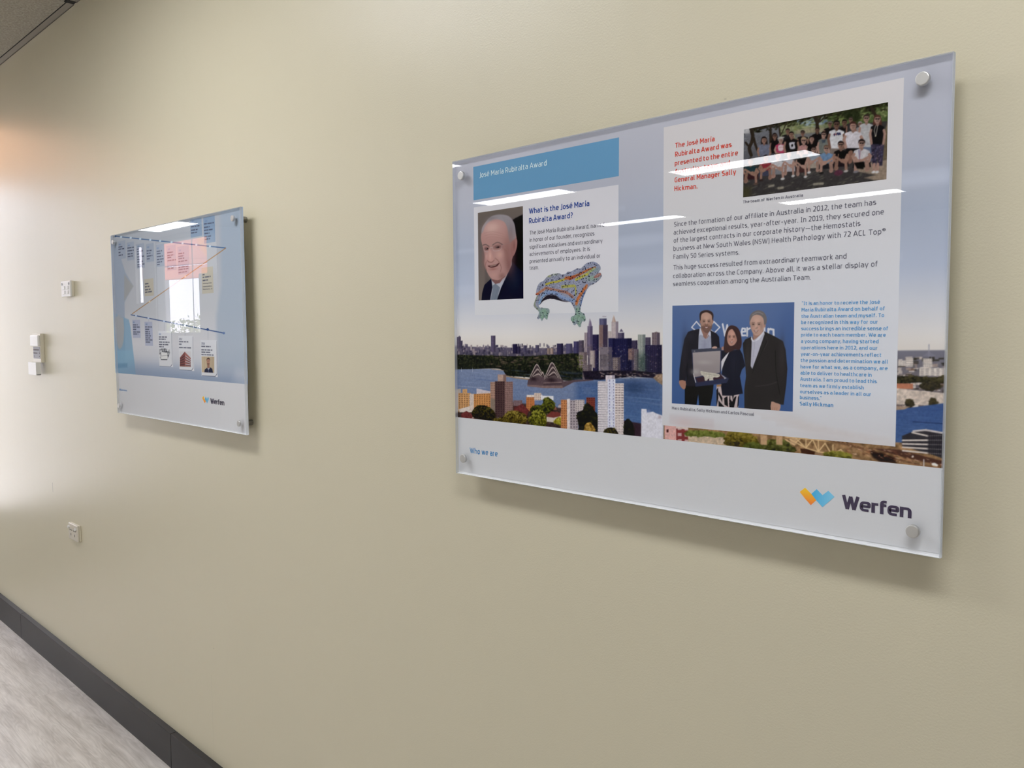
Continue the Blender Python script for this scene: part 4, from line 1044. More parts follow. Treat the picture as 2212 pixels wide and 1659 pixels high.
c.poly([(840, 470), (1060, 430), (1280, 440), (1280, 520), (860, 540)], (150, 142, 108), f=5, tex=.2); c.poly([(820, 520), (1240, 490), (1240, 560), (840, 580)], (112, 112, 112), f=4)
# dark canopy along the top edge
for k in range(520):
    x = c.rng.uniform(110, 2140); t = 455 - (x - 118) * .197
    d = abs(c.rng.normal(0, 34 if x < 1250 else 60)); c.ell(x, t + d, c.rng.uniform(8, 30), c.rng.uniform(5, 16), [(34, 34, 22), (48, 46, 30), (26, 25, 18), (60, 64, 34)][k % 4], a=.85, f=2)
c.poly([(1480, 230), (1620, 180), (1740, 190), (1760, 290), (1680, 360), (1560, 330)], (38, 46, 26), f=10, tex=.5)
for k in range(60): c.ell(c.rng.uniform(120, 560), c.rng.uniform(540, 760), 6, 5, (170, 172, 176), a=.4, f=2)
c.poly([(100, 430), (204, 440), (200, 512), (100, 520)], (186, 186, 190), f=4)
BR = (52, 42, 34)
for p, w, t in (([(212, 430), (240, 540), (225, 640), (190, 720), (220, 820)], 9, 8), ([(140, 640), (180, 690)], 5, 4), ([(255, 580), (280, 680), (310, 760)], 6, 5), ([(490, 400), (490, 640)], 5, 7), ([(600, 370), (625, 540)], 3, 4), ([(720, 350), (640, 520)], 3, 2),
                ([(1090, 270), (1140, 360), (1145, 500)], 5, 9), ([(1200, 260), (1150, 370)], 4, 5), ([(1290, 235), (1180, 350)], 2, 3), ([(1130, 260), (1150, 360)], 3, 4), ([(270, 440), (420, 430), (560, 390)], 4, 3), ([(1900, 150), (1960, 260)], 6, 6)):
    c.line(p, w, BR, taper=t, sm=2)
c.poly([(2060, 560), (2140, 300), (2140, 900), (2030, 880)], (112, 96, 72), f=4, tex=.2)
# ground
c.poly([(60, 1010), (1200, 960), (2160, 880), (2160, 1200), (60, 1460)], (60, 57, 58), f=6, tex=.12, cell=5)
c.poly([(1690, 980), (1860, 920), (2160, 870), (2160, 1160), (1940, 1160), (1800, 1130), (1960, 1090), (1700, 1040)], (152, 130, 108), f=4, tex=.12)
c.poly([(60, 1250), (220, 1260), (200, 1420), (60, 1440)], (70, 66, 42), f=20)
for k in range(46):
    x = c.rng.uniform(180, 1800); y = c.rng.uniform(1150, 1390) - (x - 180) * .12; c.ell(x, y, c.rng.uniform(10, 34), c.rng.uniform(3, 9), (136, 126, 104), a=.55, f=3, rot=-.2)
for p in ([(470, 1250), (530, 1240)], [(1100, 1220), (1220, 1210)], [(600, 1275), (660, 1268)]): c.line(p, 5, (172, 162, 138), f=3, a=.8)
SKIN = [(158, 112, 92), (142, 96, 78), (176, 130, 112), (122, 82, 66)]
def standing(x, y, r, hair, skin, top, w, low, lh=1.0, long=0, glasses=0, legs=None, hem=None):
    """a person: head at (x, y) with radius r, shoulders w wide, clothes down to low"""
    s = SKIN[skin]; ht = r * 1.32
    if long: c.poly([(x - r * 1.15, y - r * .5), (x, y - ht * 1.15), (x + r * 1.15, y - r * .5), (x + r * 1.35, y + r * 1.9), (x + r * .5, y + r * 2.3), (x - r * .6, y + r * 2.3), (x - r * 1.35, y + r * 1.9)], hair, f=1.8, sm=3)
    if legs: c.poly([(x - w * .5, low - 20), (x + w * .5, low - 20), (x + w * .36, hem), (x + w * .06, hem), (x, low + 60), (x - w * .06, hem), (x - w * .36, hem)], legs, f=1.6)
    c.poly([(x - w * .48, y + ht * 1.75), (x - w * .2, y + ht * 1.3), (x + w * .2, y + ht * 1.3), (x + w * .48, y + ht * 1.75), (x + w * .52, low * .55 + y * .45), (x + w * .40, low), (x - w * .40, low), (x - w * .52, low * .55 + y * .45)], top, f=1.6, tex=.10, cell=5)
    for k in (-1, 1): c.line([(x + k * w * .47, y + ht * 2.6), (x + k * w * .54, (y + low) * .53), (x + k * w * .44, low - 10)], max(2.2, w * .026), s)
    c.poly([(x - r * .5, y + ht * .6), (x + r * .5, y + ht * .6), (x + r * .5, y + ht * 1.4), (x, y + ht * 1.75), (x - r * .5, y + ht * 1.4)], tuple(np.array(s) * .85), f=1.4)
    c.ell(x, y, r, ht, s, f=1.5); c.blob(x + r * .4, y + r * .3, r * .5, r * .8, tuple(np.array(s) * .7), .5)
    if hair: c.poly([(x - r * 1.06, y), (x - r * 1.0, y - ht * .75), (x, y - ht * 1.15), (x + r * 1.0, y - ht * .75), (x + r * 1.06, y), (x + r * .7, y - ht * .5), (x - r * .7, y - ht * .5)], hair, f=1.5, sm=2)
    if glasses:
        for k in (-1, 1): c.ell(x + k * r * .36, y - r * .12, r * .30, r * .24, (24, 22, 24), f=1.4, a=.95)
        c.line([(x - r * .8, y - r * .2), (x + r * .8, y - r * .24)], 1.0, (40, 34, 34), a=.8)
    else: c.line([(x - r * .6, y - r * .1), (x + r * .6, y - r * .14)], 1.4, tuple(np.array(s) * .45), a=.7)
    c.line([(x - r * .35, y + r * .62), (x + r * .35, y + r * .58)], 1.2, tuple(np.array(s) * .55), a=.7)
DK = (26, 24, 26); BH = (36, 28, 28)
standing(730, 480, 28, DK, 1, (34, 33, 36), 170, 760); standing(940, 505, 27, DK, 1, DK, 150, 760, glasses=1); standing(1145, 465, 28, BH, 3, DK, 150, 760); standing(1322, 378, 30, (84, 88, 92), 1, DK, 170, 720, glasses=1)
standing(1525, 362, 34, BH, 3, DK, 170, 720); standing(1612, 318, 28, (60, 50, 46), 1, (50, 48, 50), 120, 700, glasses=1); standing(1742, 378, 26, (150, 148, 140), 1, (140, 138, 140), 120, 700)
standing(400, 605, 34, BH, 0, (106, 112, 136), 168, 830, long=1); standing(548, 550, 30, BH, 1, DK, 120, 800, long=1, glasses=1); standing(635, 608, 30, (168, 164, 158), 2, (186, 48, 86), 160, 790)
c.ell(634, 575, 50, 14, (172, 166, 158)); c.poly([(598, 680), (668, 676), (664, 748), (604, 752)], (214, 190, 196), f=2, sm=2); c.ell(622, 706, 5, 6, (186, 60, 90)); c.ell(648, 704, 5, 6, (186, 60, 90))
standing(782, 530, 32, BH, 0, DK, 190, 800); c.poly([(752, 640), (830, 632), (822, 660), (836, 720), (770, 730), (756, 690)], (188, 186, 196), f=2, sm=2); c.ell(792, 680, 14, 20, DK)
standing(955, 612, 36, (170, 140, 100), 2, (190, 128, 124), 150, 800, glasses=1); standing(1066, 590, 32, BH, 2, DK, 140, 790, long=1); standing(1236, 528, 33, BH, 2, (112, 118, 112), 160, 790, glasses=1)
c.poly([(1205, 600), (1265, 596), (1250, 640), (1215, 642)], (60, 74, 90), f=3)
standing(1832, 300, 40, (56, 42, 38), 2, (176, 176, 178), 196, 700, glasses=1, legs=(88, 104, 136), hem=900)
c.line([(1800, 880), (1880, 960)], 8, SKIN[2])
standing(1415, 385, 42, DK, 3, (206, 206, 210), 216, 720, glasses=1, legs=(128, 112, 102), hem=880)
c.line([(1380, 524), (1410, 519)], 3.4, (170, 60, 66)); c.line([(1416, 530), (1424, 505)], 2.6, (44, 46, 90)); c.line([(1436, 505), (1440, 528)], 2.6, (44, 46, 90)); c.line([(1448, 526), (1458, 504), (1468, 522)], 2.6, (44, 46, 90)); c.line([(1386, 540), (1384, 516)], 2.4, (44, 46, 90))
standing(1645, 405, 44, (70, 38, 34), 2, (206, 200, 208), 236, 715, legs=(22, 20, 24), hem=800)
c.line([(1610, 780), (1600, 900)], 10, SKIN[1])
standing(1986, 312, 44, (92, 48, 40), 2, (24, 23, 28), 190, 660, long=1, glasses=1, legs=(58, 52, 78), hem=960)
for k in range(70): c.ell(c.rng.uniform(1905, 2050), c.rng.uniform(660, 940), c.rng.uniform(5, 14), c.rng.uniform(5, 12), [(28, 26, 40), (120, 90, 110), (80, 78, 116), (40, 36, 52)][k % 4], a=.8, f=2)
for x in (1950, 2000): c.line([(x - 10, 940), (x - 14, 1040)], 6, SKIN[2]); c.ell(x - 20, 1048, 26, 18, (206, 204, 204), f=2)
c.line([(1960, 400), (1940, 470), (1958, 540)], 1.4, (190, 180, 160), a=.8); c.line([(1990, 400), (1965, 540)], 1.4, (190, 180, 160), a=.8); c.ell(1960, 545, 10, 10, (186, 176, 140))
c.line([(1390, 440), (1410, 540)], 1.3, (150, 130, 120), a=.7)
def crouching(x, y, r, hair, skin, top, w, low, shorts, glasses=0, shoe=(190, 188, 186), flip=1):
    s = SKIN[skin]; s2 = tuple(np.array(s) * .98)
    c.poly([(x - w * .5, low - 40), (x + w * .5, low - 40), (x + w * .58, low + 70), (x - w * .55, low + 80)], shorts, f=2)
    standing(x, y, r, hair, skin, top, w, low, glasses=glasses)
    # one shin upright, the other knee on the ground, forearms across
    kx = x + flip * w * .36
    c.line([(x + flip * w * .1, low - 10), (kx, low + 4)], w * .045, s2); c.line([(kx, low), (kx + flip * 6, low + 120)], w * .036, s2, taper=w * .026); c.ell(kx + flip * 2, low + 136, w * .16, 17, shoe, f=2)
    c.ell(x - flip * w * .34, low + 96, w * .16, 34, s2, f=2); c.line([(x - flip * w * .3, low - 4), (x - flip * w * .36, low + 90)], w * .04, tuple(np.array(s) * .9))
    c.line([(x - w * .4, low - 60), (x + flip * w * .2, low + 10)], w * .026, s); c.line([(x + w * .42, low - 70), (x + flip * w * .26, low + 14)], w * .026, s)
crouching(210, 905, 36, BH, 0, (30, 58, 66), 196, 1080, (60, 30, 36), shoe=(96, 70, 60), flip=1)
crouching(425, 858, 34, BH, 0, (160, 40, 52), 176, 1030, (60, 64, 90), shoe=(54, 40, 40), flip=-1)
crouching(592, 832, 34, (150, 120, 90), 2, (190, 190, 196), 180, 1010, (120, 122, 130), flip=1)
crouching(748, 815, 30, (140, 100, 80), 2, (186, 186, 196), 150, 970, (168, 164, 172), flip=1)
crouching(922, 790, 30, BH, 2, DK, 150, 980, (70, 40, 40), flip=1)
crouching(1092, 735, 32, BH, 2, (136, 150, 166), 170, 920, (160, 146, 130), glasses=1, flip=-1)
crouching(1272, 722, 36, (110, 80, 60), 2, (92, 130, 172), 196, 930, (30, 30, 36), glasses=1, shoe=(30, 30, 32), flip=-1)
crouching(1474, 672, 40, BH, 0, (24, 22, 26), 190, 900, (34, 26, 32), glasses=1, shoe=(176, 170, 166), flip=1)
c.ell(1440, 1060, 60, 40, (96, 44, 66), f=3); c.line([(1440, 800), (1425, 900)], 1.6, (170, 120, 90))
crouching(1766, 650, 44, BH, 2, (200, 196, 200), 226, 910, (22, 20, 24), glasses=1, shoe=(120, 116, 124), flip=-1)
c.line([(1725, 740), (1735, 880)], 1.8, (120, 100, 150)); c.line([(1750, 740), (1735, 880)], 1.8, (170, 130, 140))
c.poly([(1655, 920), (1800, 900), (1790, 1010), (1700, 1000)], (22, 20, 24), f=3)
g_ = c.a.mean(2, keepdims=True); c.a = (g_ + (c.a - g_) * .82) * .82; c.mottle(.12, 3); c.blur(0.7)
c.build('team_photo', 4, 'photo of a large team in T-shirts under trees')

# ceramic lizard, cut out on the page
zL = zf(1130, 560, 10.37)
c = Canvas(PA, [(200, 30), (1790, 30), (1790, 1560), (200, 1560)], 1900, (206, 204, 208), zL, 8, mask=True)
BODY = [(300, 800), (302, 720), (330, 610), (385, 530), (450, 500), (510, 440), (545, 400), (590, 362), (640, 352), (660, 336), (750, 322), (836, 326), (870, 350), (960, 330), (1010, 284), (1080, 282), (1160, 240), (1230, 210), (1300, 212), (1370, 140), (1450, 84), (1560, 60), (1640, 80), (1720, 140), (1742, 200), (1736, 240), (1700, 300), (1745, 312), (1760, 350), (1750, 420), (1690, 490), (1580, 560), (1500, 600), (1440, 680), (1390, 780), (1350, 880), (1310, 1000), (1290, 1100), (1300, 1180), (1370, 1210), (1400, 1280), (1410, 1360), (1380, 1400), (1340, 1390), (1310, 1440), (1300, 1510), (1260, 1520), (1230, 1470), (1200, 1440), (1170, 1480), (1130, 1460), (1110, 1400), (1075, 1370), (1080, 1290), (1150, 1260), (1170, 1200), (1150, 1110), (1090, 1000), (1040, 950), (930, 935), (850, 900), (780, 850), (740, 812), (560, 808), (480, 850), (410, 930), (358, 1020), (380, 1080), (440, 1090), (560, 1100), (600, 1130), (598, 1200), (570, 1250), (552, 1350), (520, 1340), (490, 1310), (460, 1330), (435, 1388), (410, 1360), (390, 1320), (350, 1345), (326, 1320), (340, 1270), (362, 1200), (340, 1150), (280, 1100), (244, 1050), (256, 980), (300, 900), (330, 820)]
c.poly(BODY, (150, 156, 182), f=1.2, sm=2, tex=.16, cell=4)
def stripe(p, w, col, a=.9, t=None): c.line(p, w, col, f=2.5, a=a, sm=3, taper=t)
k_ = c.res / 1900.0
stripe([(520, 570), (640, 530), (800, 500), (940, 455)], 7, (190, 178, 60)); stripe([(960, 430), (1100, 410), (1300, 330), (1450, 250), (1620, 190)], 10, (198, 104, 50), t=6); stripe([(1040, 450), (1160, 400)], 9, (176, 84, 50))
stripe([(1190, 460), (1320, 400), (1460, 330)], 9, (196, 190, 74)); stripe([(1470, 300), (1600, 220)], 8, (170, 186, 110)); stripe([(880, 620), (1000, 610), (1150, 600)], 9, (186, 184, 84)); stripe([(1180, 610), (1190, 800)], 6, (184, 180, 80))
stripe([(1430, 600), (1330, 740), (1240, 880), (1200, 1000)], 11, (206, 116, 62)); stripe([(540, 650), (700, 690), (860, 720), (1000, 760), (1120, 850)], 9, (172, 118, 100)); stripe([(330, 780), (420, 720), (520, 650)], 9, (190, 128, 96)); stripe([(300, 790), (350, 780)], 6, (196, 92, 56))
stripe([(540, 730), (440, 850), (370, 990)], 9, (128, 164, 206)); stripe([(540, 750), (720, 750), (820, 820), (950, 880), (1130, 930)], 12, (134, 160, 206)); stripe([(1390, 720), (1330, 900), (1290, 1060)], 5, (96, 124, 178))
stripe([(330, 830), (280, 960), (270, 1040), (350, 1130)], 7, (150, 158, 140))
for x, y, rx, ry in ((470, 1170, 120, 90), (440, 1290, 60, 70), (540, 1270, 50, 90), (1240, 1280, 130, 100), (1260, 1430, 50, 90), (1120, 1360, 50, 80), (1360, 1310, 50, 70), (1230, 1130, 60, 80)): c.blob(x, y, rx, ry, (138, 178, 150), .95)
c.blob(1560, 430, 130, 60, (150, 182, 150), .9); c.blob(1640, 250, 80, 60, (130, 160, 160), .7); c.blob(720, 350, 90, 24, (186, 200, 176), .9); c.blob(590, 385, 50, 26, (196, 202, 120), .8)
c.poly([(1580, 420), (1620, 370), (1700, 318), (1744, 318), (1748, 360), (1700, 400), (1630, 430)], (170, 116, 108), f=2, sm=3); c.blob(1700, 350, 30, 20, (200, 160, 140), .7)
pb = c.qs(smooth(BODY, 2))
for k in range(3200):
    x = c.rng.uniform(0, c.w); y = c.rng.uniform(0, c.h)
    if c.m[int(y), int(x)] < .9: continue
    px = x / c.w * 1590 + 200
    c.ell(x, y, c.rng.uniform(.6, 1.5), c.rng.uniform(.5, 1.2), [(34, 38, 84), (26, 26, 40), (210, 212, 220), (40, 60, 120), (200, 204, 214), (180, 190, 170), (60, 40, 40)][k % 7], a=.8 if k % 7 < 2 else .5, f=1.0, raw=True, rot=c.rng.uniform(0, 3))
for k in range(420):
    x = c.rng.uniform(0, c.w); y = c.rng.uniform(0, c.h)
    if c.m[int(y), int(x)] > .9: c.ell(x, y, 2.4, 1.8, (22, 24, 46), a=.85, f=1.2, raw=True)
for p in ([(400, 1190), (390, 1310)], [(470, 1190), (460, 1320)], [(535, 1180), (550, 1300)], [(1150, 1290), (1120, 1400)], [(1220, 1300), (1215, 1440)], [(1300, 1290), (1310, 1430)], [(1345, 1280), (1370, 1370)]): c.line(p, 1.6, (70, 100, 84), f=2, a=.7)
# darker underside of the belly, as in the catalogue photo
c.line([(480, 845), (560, 806), (740, 812), (850, 900), (1040, 950)], 3, (60, 60, 84), f=2.5, a=.6, sm=3)
c.a *= .86; c.build('ceramic_lizard_picture', 6, 'cut-out picture of a multicoloured ceramic lizard')
sd = Canvas(PA, [(360, 790), (1100, 790), (1100, 1110), (360, 1110)], 1500, (200, 200, 205), zL, 9, mask=True)
sd.poly([(365, 1010), (420, 925), (500, 845), (570, 806), (740, 812), (850, 900), (930, 935), (1030, 955), (1010, 965), (860, 945), (700, 900), (560, 900), (450, 950), (390, 1020)], (34, 30, 40), f=3, sm=2)
sd.build('picture_shadow', 5, 'dark printed shadow under the lizard')

# skyline photo that fills the poster above its white foot
z3 = zf(960, 550, 4.148)
c = Canvas(PA, [(979.5, 354), (2060, 111.5), (2038.5, 1012.3), (984.1, 899.1)], 1300, (170, 175, 188), None, 12)
tt = np.linspace(0, 1, c.h)
sky_ = [(0, (172, 174, 185)), (.18, (166, 170, 183)), (.36, (156, 166, 185)), (.50, (166, 176, 196)), (.60, (192, 195, 203)), (.68, (200, 197, 194)), (.74, (196, 190, 182)), (1, (190, 184, 178))]
for k in range(3): c.a[..., k] = np.interp(tt, [q[0] for q in sky_], [q[1][k] for q in sky_])[:, None]
c.a *= (1 + .02 * (2 * vnoise(c.h, c.w, 220, c.rng, 2) - 1))[..., None] * np.linspace(1.0, .96, c.w)[None, :, None]
for k in range(14):
    x = c.rng.uniform(0, c.w); y = c.rng.uniform(.25, .5) * c.h; c.ell(x, y, c.rng.uniform(60, 160), c.rng.uniform(4, 12), (182, 190, 206), f=14, a=.35, raw=True)
c.tf = z3
def tower(x0, x1, yt, yb, col, win=None, rows=0, cols=0, skew=0.0, side=None, wf=.55):
    """block seen in the skyline; side = (width, colour) of its shaded face; win = colour of the windows"""
    c.poly([(x0, yt + skew * 0), (x1, yt + skew), (x1, yb), (x0, yb)], col, f=1.0, tex=.08, cell=3)
    if side: c.poly([(x1 - side[0], yt + skew), (x1, yt + skew), (x1, yb), (x1 - side[0], yb)], side[1], f=1.0)
    if win:
        for i in range(rows):
            for j in range(cols):
                a = x0 + (x1 - x0) * (j + .5 - wf / 2) / cols; b = a + (x1 - x0) * wf / cols; y = yt + (yb - yt) * (i + .3) / rows + skew * (j + .5) / cols; h = (yb - yt) / rows * .5
                c.poly([(a, y), (b, y), (b, y + h), (a, y + h)], win, f=.8, a=.8)
R = c.rng
# far suburb and hills
c.poly([(60, 815), (400, 828), (900, 836), (1260, 826), (1260, 960), (60, 960)], ((104, 98, 114), (62, 58, 76), 'v'), f=3)
for k in range(260):
    x = R.uniform(70, 1230); y = R.uniform(815, 905); w = R.uniform(6, 22); h = R.uniform(6, 26)
    c.poly([(x, y - h), (x + w, y - h), (x + w, y + 6), (x, y + 6)], [(88, 84, 104), (122, 114, 124), (66, 62, 84), (144, 132, 134), (54, 52, 70)][k % 5], f=1.2, a=.75)
for x0, x1, yt, yb, col in ((114, 150, 736, 840, (98, 92, 112)), (142, 166, 770, 840, (84, 80, 102)), (236, 252, 806, 856, (166, 156, 158)), (420, 460, 724, 870, (96, 88, 112)), (615, 656, 800, 885, (54, 50, 78)), (655, 684, 820, 885, (64, 60, 84)),
                            (712, 738, 812, 870, (84, 80, 104)), (818, 850, 808, 870, (88, 84, 108)), (920, 950, 838, 890, (142, 126, 120)), (952, 978, 836, 890, (160, 140, 130)), (1010, 1066, 796, 892, (62, 58, 86)), (1092, 1148, 796, 888, (92, 88, 118)), (1160, 1206, 776, 888, (78, 74, 108)), (1206, 1252, 768, 900, (92, 84, 100))):
    tower(x0, x1, yt, yb, col, tuple(v * .75 for v in col), max(3, int((yb - yt) / 12)), 3, side=((x1 - x0) * .35, tuple(v * .78 for v in col)))
c.poly([(125, 736), (140, 724), (148, 736)], (98, 92, 112)); c.line([(570, 860), (572, 920)], 1.6, (150, 142, 150))
# parkland
c.foliage([(60, 905), (300, 900), (700, 908), (1000, 895), (1240, 900), (1250, 1110), (1000, 1120), (760, 1095), (545, 1078), (520, 1030), (420, 1016), (60, 1022)], (38, 41, 38), (72, 76, 52), 900, 3.0)
for k in range(30): c.ell(R.uniform(400, 1200), R.uniform(905, 1000), R.uniform(8, 24), R.uniform(3, 7), (124, 100, 88), a=.5, f=2)
# harbour
c.poly([(60, 1024), (430, 1020), (530, 1036), (560, 1086), (760, 1112), (1080, 1130), (1380, 1110), (1960, 1105), (1960, 1700), (60, 1700)], ((112, 125, 154), (82, 104, 144), 'v'), f=2)
c.poly([(1180, 1130), (1400, 1105), (1960, 1110), (1960, 1600), (1180, 1400)], ((68, 90, 130), (66, 98, 146), 'v'), f=30, a=.9)
for k in range(160):
    y = R.uniform(1035, 1480); x = R.uniform(80, 1940); c.ell(x, y, R.uniform(30, 140), R.uniform(1.2, 4), [(132, 146, 180), (74, 96, 146), (92, 116, 168)][k % 3], a=.28, f=2.5, rot=.03)
c.line([(100, 1170), (380, 1190)], 1.2, (168, 172, 190), a=.6); c.line([(1620, 1270), (1940, 1300)], 1.2, (110, 140, 180), a=.5)
for x in (155, 255): c.line([(x, 1010), (x, 1045)], 1.0, (196, 196, 206), a=.8)
c.line([(425, 1022), (535, 1034)], 2, (142, 124, 104), a=.8); c.line([(545, 1082), (640, 1100), (760, 1114)], 3, (146, 122, 96), a=.9)
# sail-roofed hall on its point
c.poly([(744, 1166), (752, 1118), (800, 1080), (1040, 1090), (1070, 1132), (1180, 1118), (1340, 1112), (1336, 1124), (1160, 1140), (1060, 1192), (900, 1190)], (92, 76, 82), f=1.4)
c.poly([(744, 1160), (900, 1172), (1060, 1170), (1062, 1192), (900, 1192), (746, 1176)], (124, 102, 100), f=1.2); c.line([(890, 1146), (1050, 1140)], 1.6, (138, 116, 112)); c.line([(890, 1160), (1056, 1154)], 1.4, (66, 54, 62))
def sail(bl, ap, br, n, wide):
    c.poly(smooth([bl, (bl[0] * .45 + ap[0] * .55 - wide, bl[1] * .5 + ap[1] * .5), ap, (br[0] * .4 + ap[0] * .6 + wide * .6, br[1] * .5 + ap[1] * .5), br], 4, False), (96, 82, 84), f=1.1)
    for k in range(n):
        t = (k + .15) / n; a2 = (ap[0] + (br[0] - bl[0]) * .03 * k, ap[1] + (bl[1] - ap[1]) * t * .85)
        l2 = (bl[0] + (ap[0] - bl[0]) * t * .55, bl[1] - 4 * k); r2 = (br[0] - (br[0] - ap[0]) * t * .55, br[1] - 3 * k)
        c.line([l2, ((l2[0] + a2[0]) / 2 - wide * .5, (l2[1] + a2[1]) / 2), a2, ((r2[0] + a2[0]) / 2 + wide * .5, (r2[1] + a2[1]) / 2), r2], 2.0, (178, 162, 154) if k % 2 == 0 else (48, 40, 46), sm=3, a=.95)
sail((764, 1104), (830, 976), (892, 1092), 5, 8); sail((896, 1112), (966, 960), (1046, 1108), 6, 10); sail((870, 1090), (882, 1046), (902, 1096), 2, 2)
for p in ((800, 1110, 30, 20), (960, 1120, 40, 20)): c.blob(*p, (46, 36, 42), .8)
# city centre
for x0, x1, yt, yb, col, sd, wr, wc in (
    (1256, 1292, 698, 900, (150, 138, 144), (12, (88, 80, 100)), 16, 2), (1284, 1330, 640, 880, (116, 106, 130), (20, (84, 78, 104)), 20, 3), (1390, 1456, 572, 640, (92, 92, 122), (26, (70, 70, 100)), 5, 3),
    (1388, 1466, 630, 860, (126, 106, 104), (44, (62, 56, 78)), 18, 5), (1466, 1532, 686, 760, (178, 168, 166), (14, (140, 130, 136)), 6, 4), (1498, 1560, 600, 760, (176, 164, 166), (22, (128, 118, 132)), 12, 4), (1556, 1612, 700, 900, (92, 86, 108), (20, (66, 62, 88)), 12, 3),
    (1330, 1386, 716, 1045, (56, 52, 82), (16, (40, 38, 64)), 22, 4), (1470, 1530, 748, 1040, (52, 52, 86), (20, (38, 38, 66)), 20, 4), (1530, 1680, 750, 1045, (46, 46, 78), (40, (36, 36, 62)), 20, 8), (1680, 1732, 768, 1040, (72, 66, 88), (14, (52, 48, 72)), 18, 4),
    (1736, 1802, 716, 1050, (146, 152, 146), (20, (104, 114, 116)), 26, 4), (1802, 1850, 740, 830, (84, 78, 96), (12, (64, 60, 80)), 6, 3), (1860, 1932, 698, 830, (118, 106, 112), (26, (86, 78, 92)), 9, 3), (1800, 1950, 808, 1060, (54, 50, 76), (40, (44, 42, 66)), 14, 8),
    (1286, 1330, 820, 1000, (108, 98, 112), (14, (82, 74, 92)), 14, 3), (1206, 1280, 872, 1010, (134, 120, 120), (24, (100, 88, 96)), 9, 4), (1306, 1352, 858, 1010, (168, 156, 152), (14, (120, 108, 112)), 12, 3), (1392, 1502, 826, 1045, (116, 108, 116), (30, (88, 82, 96)), 1, 9),
    (1240, 1322, 984, 1112, (118, 106, 110), (30, (90, 80, 90)), 8, 4), (1508, 1580, 920, 1045, (124, 112, 112), (24, (80, 72, 86)), 7, 4), (1650, 1700, 842, 940, (134, 112, 108), (16, (96, 80, 88)), 8, 3), (1700, 1740, 846, 1040, (120, 108, 116), (12, (84, 76, 90)), 12, 2)):
    tower(x0, x1, yt, yb, col, tuple(v * .72 for v in col), wr, wc, side=sd)
c.poly([(1294, 640), (1302, 578), (1306, 574), (1318, 606), (1324, 642)], (110, 100, 126), f=1.0); c.line([(1304, 575), (1304, 640)], 1.0, (160, 150, 160))
c.poly([(1504, 602), (1510, 570), (1520, 545), (1530, 572), (1540, 604)], (160, 140, 132), f=1.0); c.line([(1518, 545), (1518, 600)], 1.0, (196, 176, 160)); c.line([(1420, 554), (1450, 556)], 2, (150, 144, 158))
c.poly([(1736, 900), (1802, 900), (1802, 1056), (1736, 1056)], (52, 70, 66), f=30, a=.85); c.poly([(1570, 690), (1586, 664), (1606, 690)], (92, 86, 108)); c.poly([(1866, 702), (1900, 690), (1932, 700)], (110, 96, 100))
for k in range(260):
    x = R.uniform(1210, 1945); y = R.uniform(800, 1040); c.ell(x, y, R.uniform(2, 6), R.uniform(2, 5), [(160, 140, 128), (34, 32, 54), (98, 90, 108), (120, 128, 150)][k % 4], a=.5, f=1.2)
for k in range(40): c.ell(R.uniform(1190, 1240), R.uniform(900, 1040), 6, 6, (92, 96, 54), a=.7, f=2)
c.poly([(1240, 1040), (1700, 1036), (1960, 1062), (1960, 1112), (1700, 1090), (1400, 1120), (1260, 1115)], (42, 38, 50), f=3, tex=.3)
for k in range(70):
    x = R.uniform(1400, 1940); y = R.uniform(1052, 1104) + (x - 1400) * .012; c.ell(x, y, R.uniform(4, 18), R.uniform(1.5, 4), [(150, 120, 108), (196, 180, 170), (66, 58, 66)][k % 3], a=.7, f=1.2)
c.poly([(1870, 1100), (1910, 1072), (1960, 1066), (1960, 1172), (1900, 1130)], (138, 116, 96), f=3, tex=.3)
c.blob(1700, 1190, 110, 60, (34, 52, 84), .5)
for k in range(8): c.line([(R.uniform(1220, 1280), 1190 + 8 * k), (R.uniform(1300, 1360), 1190 + 8 * k)], 1.1, (150, 158, 184), a=.25)
# near shore: apartment blocks, roofs and trees
c.poly([(60, 1330), (560, 1310), (1060, 1370), (1060, 1700), (60, 1700)], (70, 56, 54), f=6, tex=.4, cell=7); c.poly([(1600, 1480), (1770, 1510), (1960, 1600), (1960, 1720), (1600, 1720)], (60, 46, 56), f=4)
for k in range(120):
    x = R.uniform(80, 1060); y = R.uniform(1335, 1500); w = R.uniform(10, 40); c.poly([(x, y), (x + w * .5, y - w * .4), (x + w, y), (x + w, y + 14), (x, y + 14)], [(120, 66, 56), (96, 50, 48), (176, 164, 160), (60, 46, 48), (142, 92, 76)][k % 5], f=1.2, a=.8)
c.poly([(98, 1200), (150, 1195), (150, 1400), (98, 1400)], (168, 158, 150), f=1.2); tower(128, 238, 1234, 1404, (188, 142, 92), (120, 84, 60), 9, 5); c.poly([(165, 1200), (206, 1198), (206, 1240), (165, 1240)], (186, 142, 96))
c.poly([(290, 1192), (420, 1222), (420, 1250), (290, 1250)], (178, 170, 176), f=1.2); tower(228, 270, 1240, 1404, (184, 170, 160)); tower(266, 416, 1242, 1404, (192, 134, 76), (110, 72, 52), 10, 7, skew=-6)
c.poly([(130, 1378), (228, 1350), (228, 1404), (140, 1404)], (190, 180, 172), f=1.2)
tower(480, 556, 1070, 1160, (162, 136, 124), None, side=(26, (122, 98, 92))); tower(414, 460, 1136, 1440, (160, 128, 112), (120, 92, 82), 14, 3); tower(456, 545, 1130, 1446, (84, 64, 64), (58, 44, 50), 16, 4); tower(543, 616, 1134, 1440, (136, 108, 102), (92, 70, 72), 18, 4)
c.poly([(416, 1280), (456, 1288), (456, 1440), (416, 1420)], (126, 112, 100), f=1.4)
